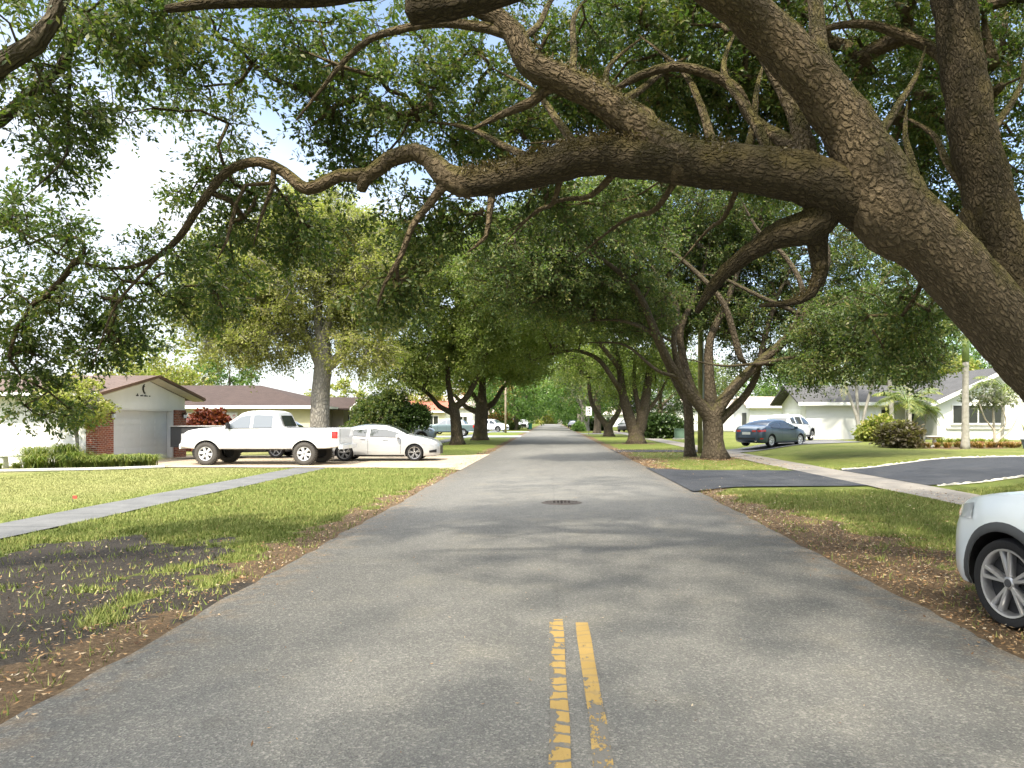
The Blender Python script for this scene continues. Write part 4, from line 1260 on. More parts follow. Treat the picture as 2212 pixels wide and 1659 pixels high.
def far_trees():
    g = 'oaks lining the street'
    fr = 'trees beyond the houses'
    simple_tree('oak_tree', 'fresh green oak spreading low over the far end of the road', 'tree', -5.6, 118, 11, 7.0, .40, 90, M_LIME, g, L=.42)
    simple_tree('oak_tree', 'rounded fresh green oak beyond the green bin', 'tree', -6.2, 150, 12, 7.5, .40, 80, M_LIME, g, L=.5)
    simple_tree('oak_tree', 'grey trunked oak behind the white road sign', 'tree', 4.9, 108, 11, 6.5, .62, 90, M_LIME, g, M_BARKG, L=.4)
    simple_tree('oak_tree', 'fresh green oak past the parked dark cars', 'tree', 5.2, 138, 11, 7, .4, 80, M_LIME, g, M_BARKG, L=.48)
    simple_tree('oak_tree', 'small hazy oak where the road ends', 'tree', 6.5, 178, 12, 8, .4, 70, M_LIME, g, L=.55)
    simple_tree('oak_tree', 'hazy oak on the verge far past the utility pole', 'tree', -7.5, 190, 12, 8, .4, 70, M_LIME, g, L=.55)
    simple_tree('oak_tree', 'shady oak over the verge before the parked dark cars', 'tree', 5.6, 90, 11, 5.5, .42, 60, M_OAK, g, L=.34)
    # shade trees out of frame, behind and beside the camera
    simple_tree('oak_tree', 'broad oak on the verge behind the viewpoint', 'tree', 6.0, -7.5, 11.5, 9.0, .5, 330, M_OAK, g, L=.27, squash=.33, spread=1.2)
    simple_tree('oak_tree', 'broad oak across the road behind the viewpoint', 'tree', -6.8, -8.5, 11.5, 7.8, .5, 220, M_OAK, g, L=.27, squash=.33, spread=1.2)
    simple_tree('oak_tree', 'broad unseen oak added for shade past the pearl white suv', 'tree', 14.2, 8.0, 10.5, 6.2, .42, 190, M_OAK, g, L=.25, squash=.4, spread=1.1)  # this oak and the next are unseen, added to shade the right-hand lawn
    simple_tree('oak_tree', 'unseen oak added for shade beyond the leaning oak', 'tree', 18.6, 17.0, 10, 5.2, .38, 150, M_OAK, g, L=.25, squash=.42, spread=1.1)
    # behind the houses
    simple_tree('tree', 'pale yellow green tree rising behind the brick house roof', 'tree', -29, 52, 7.2, 4.2, .25, 46, M_YELL, fr, L=.28, z0=0)
    simple_tree('tree', 'yellowing bushy tree between the brick house and the hip roofed house', 'tree', -33, 66, 7.6, 4.6, .25, 50, M_YELL, fr, L=.30, z0=0)
    simple_tree('tree', 'small round green tree standing behind the hip roof', 'tree', -29.5, 68, 7.8, 2.6, .16, 36, M_LIME, fr, L=.24, squash=.9, z0=0)
    simple_tree('tree', 'low yellow tree showing over the small gable', 'tree', -22, 74, 5.6, 3.0, .2, 30, M_YELL, fr, L=.3, z0=0)
    simple_tree('tree', 'yellow green tree over the red roofed house', 'tree', -19, 104, 8.6, 4.6, .25, 40, M_YELL, fr, L=.4, z0=0)
    simple_tree('tree', 'rust coloured tree beside the utility pole', 'tree', -12, 138, 11, 6.0, .3, 56, M_RUST, fr, L=.36, z0=0)
    simple_tree('tree', 'tall green tree behind the white far end wall', 'tree', -3, 268, 11, 9, .4, 60, M_YELL, fr, L=.8, z0=0)
    simple_tree('tree', 'pale tree at the very end of the street', 'tree', 14, 262, 12, 9, .4, 60, M_LIME, fr, L=.8, z0=0)
    simple_tree('tree', 'dark spreading tree behind the rounded dark hedge', 'tree', 11.2, 76, 7.6, 4.8, .34, 80, M_DARK, fr, L=.26, squash=.55)
    for i, (x, y, h, r, m, lb) in enumerate(((27, 84, 9, 5.0, M_LIME, 'green tree behind the low white house past the dark blue sedan'), (35, 78, 10, 5.5, M_OAK, 'dense tree over the grey roof ridge'), (43, 82, 11, 6, M_LIME, 'pale green tree behind the grey roofed house'),
                                            (52, 80, 11, 6, M_OAK, 'broad tree far behind the wooden fence'), (22, 104, 10, 5.5, M_OAK, 'oak crown over the tan roofed house'), (37, 70, 7.5, 3.2, M_YELL, 'yellowing tree peeking above the grey roof'), (15, 122, 11, 6, M_LIME, 'light green tree behind the far white wall'))):
        simple_tree('tree', lb, 'tree', x, y, h, r, .25, 95, m, fr, L=.3)
    # left-hand tree whose limbs hang into the top corner
    limbs = [([np.array([-8.2, 6.6, -.1]), np.array([-8.0, 6.5, 1.5]), np.array([-7.6, 6.4, 3.2])], [.36, .33, .28]),
             ([np.array([-7.8, 6.4, 2.4])] + PX(6.8, (-150, 260), (0, 140), (75, 95), (115, 40), (150, -40), (260, -160)), [.2, .13, .092, .085, .07, .06, .03]),
             ([np.array([-7.9, 6.5, 2.0])] + PX(7.4, (-120, 330), (0, 262), (60, 205), (130, 150), (150, 105), (200, 58), (300, 10)), [.16, .09, .062, .056, .05, .042, .034, .012]),
             (PX(7.3, (148, 110), (150, 170, 7.5), (148, 240, 7.6), (145, 330, 7.7), (100, 385), (55, 425)), [.028, .02, .018, .014, .01, .005])]
    cl = np.vstack([pblob(*b) for b in ((60, 60, 7.2, 150, 110, 1.0, 22), (150, 240, 7.6, 110, 80, .8, 14), (280, 40, 7.2, 130, 70, 1.0, 30), (60, 330, 7.8, 90, 50, .6, 8))] + [blob((-8.0, 5.2, 6.4), (2.4, 2.4, 1.2), 60)])
    tree('oak_tree', 'oak whose grey limbs hang into the sky over the bare soil patch', 'tree', limbs, cl, g, M_BARK2, M_OAK, n_twig=9, n_leaf=18, spread=0.33, L=0.070, W=0.0165, twr=0.0055, sides=14, pathw=.1, step=.15, jit=.035)

big_oak()
street_oaks()
far_trees()
# ------------------------------------------------------------------ vehicles (x forward, y to the car's left, z up)
def paintmat(name, c, metal=0.0, rough=0.28):
    k = N(name)
    p = k.pos()
    col = k.mix(k.math('MULTIPLY', k.step(k.noise(1.4, 4, 0.6, p), 0.4, 0.8), 0.12), c, tuple(x * 0.7 for x in c))
    return k.fin(col, rough, 0.5, k.bump(k.noise(2.0, 2, 0.5, p), 0.004, 0.3), metal, 0.7)
PT_WHITE = paintmat('white car paint', (0.78, 0.79, 0.80))
PT_PEARL = paintmat('pearl white car paint', (0.66, 0.71, 0.74), 0.05, 0.3)
PT_SILVER = paintmat('silver car paint', (0.60, 0.61, 0.62), 0.35, 0.32)
PT_BLUE = paintmat('slate blue car paint', (0.055, 0.085, 0.125), 0.45, 0.3)
PT_TEAL = paintmat('grey teal car paint', (0.12, 0.17, 0.18), 0.4, 0.35)
PT_GREY = paintmat('blue grey car paint', (0.30, 0.34, 0.38), 0.4, 0.35)
PT_DARK = paintmat('black car paint', (0.02, 0.023, 0.028), 0.2, 0.3)
PT_NAVY = paintmat('dark navy car paint', (0.025, 0.035, 0.055), 0.3, 0.3)

def ip(tab, x):
    return float(np.interp(x, [a for a, b in tab], [b for a, b in tab]))

class Body:
    """a car body lofted from its side profile, belt line and plan outline"""
    def __init__(s, spec):
        s.__dict__.update(spec)
        s.Hg = max(ip(s.top, x) - ip(s.belt, x) for x in np.linspace(s.x0, s.x1, 60))
    def sec(s, x):
        zt, zb, hw = ip(s.top, x), ip(s.bot, x), ip(s.hw, x)
        ze = min(ip(s.belt, x), zt - 0.035)
        h = max(0.0, zt - ze)
        f = min(1.0, h / s.Hg)
        y5 = 0.965 * hw
        ye = y5 - (y5 - s.rw * hw / s.hwmax) * f
        return dict(zt=zt, zb=zb, hw=hw, ze=ze, y5=y5, ye=ye, z6=zt - 0.10 * f - 0.008, f=f)
    def ring(s, x):
        q = s.sec(x)
        hw, zb, ze, zt = q['hw'], q['zb'], q['ze'], q['zt']
        d = ze - zb
        pts = [(0, zb), (0.5 * hw, zb), (0.86 * hw, zb), (0.95 * hw, zb + 0.05 * d), (0.985 * hw, zb + 0.16 * d), (0.998 * hw, zb + 0.32 * d), (hw, zb + 0.5 * d), (1.0 * hw, zb + 0.68 * d), (0.992 * hw, zb + 0.84 * d), (0.98 * hw, zb + 0.94 * d), (q['y5'], ze)]
        y6, z6 = q['ye'], q['z6']
        for t in (0.33, 0.66):
            pts.append((q['y5'] + (y6 - q['y5']) * t, ze + (z6 - ze) * t))
        pts += [(y6, z6), (y6 * 0.965, z6 + (zt - z6) * 0.62), (y6 * 0.86, zt + 0.004)]
        for t in (0.6, 0.3, 0.0):
            pts.append((y6 * 0.86 * t, zt + s.crown * (1 - t * t) * (0.4 + 0.6 * q['f']) + 0.004))
        return pts
    def side_y(s, x, z):
        r = s.ring(x)[2:14]
        return float(np.interp(z, [p[1] for p in r], [p[0] for p in r]))
    def top_z(s, x, y):
        r = s.ring(x)[13:][::-1]
        return float(np.interp(abs(y), [p[0] for p in r], [p[1] for p in r]))
    def mesh(s):
        xs = np.linspace(s.x0, s.x1, 74)
        rs = [s.ring(x) for x in xs]
        n = len(rs[0])
        v, f = [], []
        for x, r in zip(xs, rs):
            v += [(x, y, z) for y, z in r] + [(x, -y, z) for y, z in r[1:-1][::-1]]
        m = 2 * n - 2
        for i in range(len(xs) - 1):
            for j in range(m):
                k = (j + 1) % m
                f.append((i * m + j, (i + 1) * m + j, (i + 1) * m + k, i * m + k))
        f.append(list(range(m)))
        f.append(list(range((len(xs) - 1) * m, len(xs) * m))[::-1])
        mb = MB()
        mb.add(v, f)
        return mb.mesh('body')

def side_patch(mb, B, xa, xb, zlo, zhi, off, sgn, nx=10, nz=5, mi=0):
    """a skin on the flank; zlo and zhi may depend on x"""
    fl = zlo if callable(zlo) else (lambda x: zlo)
    fh = zhi if callable(zhi) else (lambda x: zhi)
    v, f = [], []
    for i in range(nx + 1):
        x = xa + (xb - xa) * i / nx
        a, b = fl(x), fh(x)
        b = max(a + 0.002, b)
        for j in range(nz + 1):
            z = a + (b - a) * j / nz
            v.append((x, sgn * (B.side_y(x, z) + off), z))
    for i in range(nx):
        for j in range(nz):
            p = i * (nz + 1) + j
            q = [p, p + nz + 1, p + nz + 2, p + 1]
            f.append(q if sgn < 0 else q[::-1])
    mb.add(v, f, mi)

def top_patch(mb, B, xa, xb, k0, k1, off, nx=8, ny=10):
    """a skin on hood, windscreen or roof, from -k to k of the half width"""
    v, f = [], []
    for i in range(nx + 1):
        x = xa + (xb - xa) * i / nx
        k = k0 + (k1 - k0) * i / nx
        ye = B.sec(x)['ye']
        for j in range(ny + 1):
            y = ye * k * (2 * j / ny - 1)
            v.append((x, y, B.top_z(x, y) + off))
    for i in range(nx):
        for j in range(ny):
            p = i * (ny + 1) + j
            f.append((p, p + ny + 1, p + ny + 2, p + 1))
    mb.add(v, f)

def wheel(root, c, r, wd, sgn, spokes, rimr, M_rim, tread=M_RUBBER, style=0, detail=True):
    mb = MB()
    k = r - rimr
    prof = [(rimr * .97, -wd * .40), (rimr + k * .35, -wd * .5), (r - k * .22, -wd * .48), (r - .012, -wd * .40), (r, -wd * .25), (r, wd * .25), (r - .012, wd * .40), (r - k * .22, wd * .48), (rimr + k * .35, wd * .5), (rimr * .97, wd * .40), (rimr * .9, 0.0)]
    mb.lathe(prof, (0, 0, 0), 40, 0, 'y')
    if tread is M_TREAD:
        for i in range(34):
            a = i * 2 * math.pi / 34
            for yy in (-.3, .3):
                mb.box((r * math.cos(a + yy * .2), yy * wd, r * math.sin(a + yy * .2)), (.03, wd * .34, .03))
    t = mb.build('wheel', tread, root, True, 40)
    t.location = c
    if sgn < 0:
        t.rotation_euler = (0, 0, math.pi)
    rm = MB()
    rm.lathe([(rimr * 1.0, wd * .40), (rimr * 1.0, wd * .46), (rimr * .94, wd * .45), (rimr * .90, wd * .30), (rimr * .88, 0)], (0, 0, 0), 40, 0, 'y')
    rm.lathe([(0.0, wd * .40), (rimr * .15, wd * .40), (rimr * .20, wd * .36), (rimr * .22, wd * .2)], (0, 0, 0), 20, 0, 'y')
    for i in range(spokes):
        a0 = i * 2 * math.pi / spokes + .2
        offs = (-.13, .13) if style == 1 else (0.0,)
        for o in offs:
            a1 = a0 + (o * 1.25 if style == 1 else 0)
            w0, w1 = (.07, .075) if style == 1 else ((.085, .06) if style == 0 else (.14, .24))
            ra, rb = rimr * .16, rimr * .93
            ca, sa, cb, sb = math.cos(a0 + o * .35), math.sin(a0 + o * .35), math.cos(a1), math.sin(a1)
            w0 *= rimr
            w1 *= rimr
            vs = []
            for rr, c_, s_, ww, y in ((ra, ca, sa, w0, wd * .385), (rb, cb, sb, w1, wd * .43)):
                for e in (-1, 1):
                    vs.append((rr * c_ - e * ww * s_, y - .018, rr * s_ + e * ww * c_))
                    vs.append((rr * c_ - e * ww * .55 * s_, y, rr * s_ + e * ww * .55 * c_))
                    vs.append((rr * c_ - e * ww * s_, y - .06, rr * s_ + e * ww * c_))
            # ring order: low-, top-, top+, low+
            o_ = [2, 0, 1, 4, 3, 5]
            o2 = [x + 6 for x in o_]
            fs = [(o_[q], o_[q + 1], o2[q + 1], o2[q]) for q in range(5)]
            rm.add(vs, fs)
    o = rm.build('rim', M_rim, t, True, 30)
    if detail:
        bk = MB().lathe([(0.001, wd * .12), (rimr * .9, wd * .12)], (0, 0, 0), 28, 0, 'y')
        bk.lathe([(rimr * .3, wd * .13), (rimr * .62, wd * .16), (rimr * .64, wd * .1)], (0, 0, 0), 28, 0, 'y')
        bk.build('brake', M_RIMBACK, t, True, 30)
        cp = MB().lathe([(0.001, wd * .43), (rimr * .115, wd * .425), (rimr * .13, wd * .39)], (0, 0, 0), 16, 0, 'y')
        cp.build('hub_cap', M_DGREY if style != 3 else PT_NAVY, t, True, 40)
    return t

def cut_arches(body, cuts, mats):
    ob = body
    tmp = []
    for (x, y, z, r, w_) in cuts:
        mb = MB().lathe([(0.0001, -w_ / 2), (r, -w_ / 2), (r, w_ / 2), (0.0001, w_ / 2)], (x, y, z), 40, 0, 'y')
        me = mb.mesh('cut')
        bm = bmesh.new()
        bm.from_mesh(me)
        bmesh.ops.remove_doubles(bm, verts=bm.verts, dist=0.001)
        bmesh.ops.recalc_face_normals(bm, faces=bm.faces)
        bm.to_mesh(me)
        bm.free()
        me.materials.append(mats)
        c = bpy.data.objects.new('cut', me)
        COL.objects.link(c)
        tmp.append(c)
        m = ob.modifiers.new('b', 'BOOLEAN')
        m.operation = 'DIFFERENCE'
        m.solver = 'EXACT'
        m.material_mode = 'TRANSFER'
        m.object = c
    bpy.context.view_layer.update()
    dg = bpy.context.evaluated_depsgraph_get()
    me = bpy.data.meshes.new_from_object(ob.evaluated_get(dg))
    ob.modifiers.clear()
    ob.data = me
    for c in tmp:
        bpy.data.objects.remove(c, do_unlink=True)
    me.polygons.foreach_set('use_smooth', [True] * len(me.polygons))
    me.set_sharp_from_angle(angle=R(32))

def make_car(name, label, cat, spec, paint, loc, heading, rim=None, group=None, detail=2):
    """heading: angle of the nose from +X"""
    B = Body(spec)
    root = thing(name, label, cat, loc, heading, group)
    rim = rim or M_ALLOY
    body = link('body', B.mesh(), [paint], root, False, True)
    wr = spec['wr']
    cuts = []
    bpy.context.view_layer.update()
    M0 = wm(root)
    for x in spec['wx']:
        for sg in (-1, 1):
            cuts.append((x, sg * (ip(B.hw, x) - 0.10), wr, spec.get('ar', wr * 1.13), 0.56))
    # cut in local space
    body.parent = None
    cut_arches(body, cuts, M_BLACK)
    body.parent = root
    for x in spec['wx']:
        for sg in (-1, 1):
            wheel(root, (x, sg * (ip(B.hw, x) - spec['wd'] * .5 - spec.get('inset', .025)), wr), wr, spec['wd'], sg, spec['spokes'], wr * spec.get('rimk', .70), rim, spec.get('tread', M_RUBBER), spec.get('style', 0), detail > 1)
    gl = spec.get('glass', M_GLASS)
    for sg in (-1, 1):
        for xa, xb in spec['win']:
            m = MB()
            side_patch(m, B, xa, xb, lambda x: B.sec(x)['ze'] + 0.015, lambda x: B.sec(x)['z6'] - 0.035, .006, sg, 14, 6)
            m.build('window', gl, root, True)
        if detail > 1:
            m = MB()
            side_patch(m, B, spec['win'][0][0] - .02, spec['win'][-1][1] + .05, lambda x: B.sec(x)['ze'] - 0.012, lambda x: B.sec(x)['ze'] + .012, .010, sg, 24, 1)
            m.build('belt_trim', spec.get('belttrim', M_BLACK), root)
        for xd in spec.get('seams', ()):
            m = MB()
            side_patch(m, B, xd - .006, xd + .006, lambda x: B.sec(x)['zb'] + .12, lambda x: B.sec(x)['ze'] - .01, .004, sg, 1, 8)
            m.build('door_seam', M_BLACK, root)
        if detail > 1:
            for xd in spec.get('handles', ()):
                z = B.sec(xd)['ze'] - spec.get('hz', .10)
                y = B.side_y(xd, z)
                MB().box((xd, sg * (y + .022), z), (.21, .022, .028)).build('door_handle', spec.get('handlem', paint), root, bevel=.006)
            xm = spec['mirror']
            zm = B.sec(xm)['ze'] + spec.get('mz', .06)
            ym = B.side_y(xm, B.sec(xm)['ze'])
            mm = MB().box((xm, sg * (ym + .13), zm), (.12, .22, .15 * spec.get('ms', 1)), 0, 0, .85)
            mm.box((xm + .01, sg * (ym + .02), zm - .06), (.06, .10, .04))
            mm.build('mirror', spec.get('mirrorm', paint), root, True, 40, bevel=.022)
        rk = MB()
        side_patch(rk, B, spec['wx'][0] + wr * 1.2, spec['wx'][1] - wr * 1.2, lambda x: B.sec(x)['zb'] + .005, lambda x: B.sec(x)['zb'] + spec.get('rock', .07), .006, sg, 10, 2)
        rk.build('sill_trim', spec.get('rockm', M_BLACK), root)
        if spec.get('archtrim'):
            for x in spec['wx']:
                ta = MB()
                v, f = [], []
                n = 26
                for i in range(n + 1):
                    a = R(-12) + R(204) * i / n
                    for rr, of in ((spec.get('ar', wr * 1.13) * .985, .012), (spec.get('ar', wr * 1.13) * 1.05, .022), (spec.get('ar', wr * 1.13) * spec['archtrim'], .006)):
                        xx = min(max(x + rr * math.cos(a), B.x0 + .01), B.x1 - .01)
                        zz = wr + rr * math.sin(a)
                        v.append((xx, sg * (B.side_y(xx, zz) + of), zz))
                for i in range(n):
                    for j in range(2):
                        p = i * 3 + j
                        f.append((p, p + 1, p + 4, p + 3))
                ta.add(v, f)
                ta.build('wheel_arch_trim', spec.get('archm', M_DGREY), root, True)
        for (nm, xa, xb, za, zb_, mt) in spec.get('lights', ()):
            m = MB()
            side_patch(m, B, xa, xb, za, zb_, .010, sg, 8, 4)
            m.build(nm, mt, root, True)
    # screens
    m = MB()
    xa, xb = spec['screen']
    top_patch(m, B, xa, xb, .93, .97, .007)
    m.build('windscreen', M_GLASS, root, True)
    if spec.get('rear'):
        m = MB()
        xa, xb = spec['rear']
        top_patch(m, B, xa, xb, .90, .90, .007)
        m.build('rear_window', M_GLASS, root, True)
    for (nm, xe, y0, y1, z0, z1, th, mt) in spec.get('ends', ()):
        d = 1 if xe > 0 else -1
        mb = MB().box((xe + d * th / 2, (y0 + y1) / 2, (z0 + z1) / 2), (th, y1 - y0, z1 - z0))
        mb.build(nm, mt, root, True, 30, bevel=min(.02, th * .4))
    for (nm, xa, xb, k0, k1, mt) in spec.get('tops', ()):
        m = MB()
        top_patch(m, B, xa, xb, k0, k1, .006, 12, 10)
        m.build(nm, mt, root, True)
    return root, B

SEDAN = dict(x0=-2.42, x1=2.42, hwmax=.915, rw=.60, crown=.045, wr=.335, wd=.225, wx=(-1.37, 1.43), spokes=5, style=1, ar=.375, rimk=.72,
    top=[(-2.42, .86), (-2.36, .99), (-2.25, 1.075), (-1.95, 1.115), (-1.72, 1.13), (-1.35, 1.28), (-1.0, 1.375), (-.6, 1.43), (-.15, 1.445), (.25, 1.42), (.6, 1.32), (1.0, 1.14), (1.22, 1.03), (1.6, .965), (2.0, .88), (2.25, .79), (2.38, .70), (2.42, .62)],
    belt=[(-2.42, .84), (-1.9, 1.06), (-1.5, 1.035), (-.5, .985), (.5, .955), (1.1, .94), (2.42, .6)],
    bot=[(-2.42, .36), (-2.2, .25), (-1.9, .20), (0, .18), (1.9, .18), (2.3, .20), (2.42, .26)],
    hw=[(-2.42, .62), (-2.36, .74), (-2.2, .84), (-1.9, .895), (-1.2, .915), (1.2, .915), (1.75, .90), (2.05, .845), (2.25, .74), (2.36, .60), (2.42, .46)],
    win=[(-1.42, -.48), (-.36, .80)], seams=(-.42, .88, -1.32), handles=(-.62, .28), mirror=.78, screen=(.36, 1.14), rear=(-1.62, -.98),
    lights=[('headlight', 1.72, 2.28, lambda x: .66 + .02 * (2.3 - x), lambda x: .745 + .06 * (2.28 - x), M_LAMPG), ('tail_light', -2.36, -1.98, .80, lambda x: .96, M_REDL), ('fog_grille', 2.02, 2.30, lambda x: .34 + .0 * x, lambda x: .42 + .18 * (x - 2.02), M_BLACK)],
    ends=[('grille', 2.41, -.44, .44, .27, .60, .02, M_BLACK), ('number_plate', -2.42, -.26, .26, .60, .75, .012, M_PLATE)])

LUX = dict(SEDAN, lights=[('headlight', 1.80, 2.26, .64, lambda x: .74 + .04 * (2.26 - x), M_LAMPG), ('tail_light', -2.38, -1.92, lambda x: .80 + .05 * (x + 2.4), lambda x: .90 + .05 * (x + 2.4), M_REDL), ('reflector', -2.30, -2.12, .42, .48, M_REDL)],
    ends=[('grille', 2.41, -.40, .40, .26, .66, .02, M_BLACK), ('number_plate', -2.42, -.26, .26, .66, .80, .012, M_PLATE), ('tail_light', -2.41, .36, .60, .80, .90, .02, M_REDL), ('tail_light', -2.41, -.60, -.36, .80, .90, .02, M_REDL), ('bumper_trim', -2.41, -.56, .56, .38, .50, .015, M_BLACK), ('exhaust', -2.36, .50, .66, .28, .34, .06, M_CHROME), ('exhaust', -2.36, -.66, -.50, .28, .34, .06, M_CHROME)], spokes=10, style=0)

TRUCK = dict(x0=-2.95, x1=2.95, hwmax=1.0, rw=.80, crown=.03, wr=.42, wd=.30, wx=(-1.72, 1.90), spokes=6, style=2, ar=.50, rimk=.60, tread=M_TREAD, inset=-.05, glass=M_GLASSG,
    top=[(-2.95, 1.36), (-.84, 1.36), (-.80, 1.37), (-.62, 1.90), (-.45, 1.965), (0, 1.99), (.45, 1.97), (.68, 1.90), (1.28, 1.43), (1.36, 1.39), (2.2, 1.34), (2.62, 1.27), (2.84, 1.14), (2.92, 1.0), (2.95, .92)],
    belt=[(-2.95, 1.335), (-.9, 1.335), (-.6, 1.36), (1.2, 1.34), (2.2, 1.25), (2.7, 1.12), (2.95, .88)],
    bot=[(-2.95, .66), (-2.5, .60), (-1, .56), (2.0, .56), (2.5, .60), (2.95, .66)],
    hw=[(-2.95, .98), (-2.9, 1.0), (-.85, 1.0), (1.0, 1.0), (2.2, 1.0), (2.6, .97), (2.8, .92), (2.92, .82), (2.95, .76)],
    win=[(-.52, .20), (.30, 1.18)], seams=(-.80, .25, 1.22, -.70), handles=(-.42, .42), hz=.13, mirror=1.05, mirrorm=M_BLACK, ms=1.5, mz=.10, screen=(.70, 1.27), rock=.05,
    lights=[('headlight', 2.62, 2.92, .93, lambda x: 1.15, M_LAMPG), ('tail_light', -2.94, -2.72, .98, 1.24, M_REDL)],
    ends=[('grille', 2.95, -.60, .60, .80, 1.10, .03, M_CHROME), ('front_bumper', 2.93, -.80, .80, .58, .78, .07, PT_WHITE), ('rear_bumper', -2.95, -.94, .94, .58, .74, .16, M_BRALLOY), ('tailgate', -2.945, -.76, .76, .80, 1.345, .035, PT_SILVER), ('number_plate', -3.11, -.16, .16, .60, .72, .01, M_PLATE)],
    tops=[('bed_opening', -2.86, -.92, .84, .84, M_BLACK)], archtrim=None)

SUV = dict(x0=-2.26, x1=2.26, hwmax=.92, rw=.68, crown=.04, wr=.355, wd=.235, wx=(-1.36, 1.33), spokes=5, style=0, ar=.41, rimk=.70,
    top=[(-2.26, .92), (-2.2, 1.15), (-2.02, 1.40), (-1.75, 1.58), (-1.4, 1.645), (-.6, 1.68), (0, 1.67), (.35, 1.60), (.95, 1.20), (1.1, 1.13), (1.5, 1.085), (1.85, 1.02), (2.08, .93), (2.2, .83), (2.26, .72)],
    belt=[(-2.26, .90), (-2.0, 1.14), (-1.0, 1.10), (.5, 1.04), (1.1, 1.02), (1.7, .97), (2.26, .68)],
    bot=[(-2.26, .42), (-1.9, .27), (0, .24), (1.9, .24), (2.15, .28), (2.26, .36)],
    hw=[(-2.26, .72), (-2.18, .82), (-1.9, .905), (-1.2, .92), (1.2, .92), (1.62, .905), (1.88, .85), (2.06, .75), (2.19, .60), (2.26, .42)],
    win=[(-1.82, -1.22), (-1.10, -.22), (-.10, .82)], seams=(-.16, .92, -1.16), handles=(-.32, .60), mirror=.75, screen=(.36, 1.02), rear=(-2.14, -1.80), rock=.12, archtrim=1.2,
    lights=[('headlight', 1.72, 2.17, lambda x: .80 - .05 * (x - 1.72), lambda x: .93 - .12 * (x - 1.72), M_LAMPG), ('tail_light', -2.2, -1.95, .86, 1.05, M_REDL)],
    ends=[('grille', 2.25, -.38, .38, .45, .66, .02, M_BLACK), ('number_plate', -2.26, -.26, .26, .66, .80, .012, M_PLATE)])

PICK = dict(TRUCK, wr=.37, wd=.25, ar=.43, inset=.0, tread=M_RUBBER, rimk=.62, x0=-2.75, x1=2.7, wx=(-1.55, 1.65), bot=[(-2.75, .52), (-1, .42), (2.0, .42), (2.7, .50)],
    top=[(-2.75, 1.2), (-.94, 1.2), (-.88, 1.22), (-.66, 1.70), (-.4, 1.76), (.1, 1.76), (.38, 1.70), (.98, 1.25), (1.2, 1.2), (2.1, 1.12), (2.5, 1.0), (2.66, .85), (2.7, .75)], belt=[(-2.75, 1.17), (-.9, 1.17), (.9, 1.15), (2.1, 1.05), (2.7, .7)],
    hw=[(-2.75, .9), (-2.6, .94), (2.0, .94), (2.4, .9), (2.6, .8), (2.7, .64)], hwmax=.94, rw=.74, win=[(-.60, .05), (.14, .88)], seams=(.1, .95), handles=(.25,), mirror=.75, mirrorm=M_BLACK, screen=(.42, .98),
    lights=[('headlight', 2.4, 2.66, .80, .95, M_AMBER), ('tail_light', -2.74, -2.55, .85, 1.1, M_REDL)], ends=[('front_bumper', 2.66, -.8, .8, .50, .66, .1, M_BRALLOY), ('rear_bumper', -2.75, -.86, .86, .5, .62, .12, M_BRALLOY)], tops=[('bed_opening', -2.66, -1.0, .84, .84, M_BLACK)], archtrim=None)

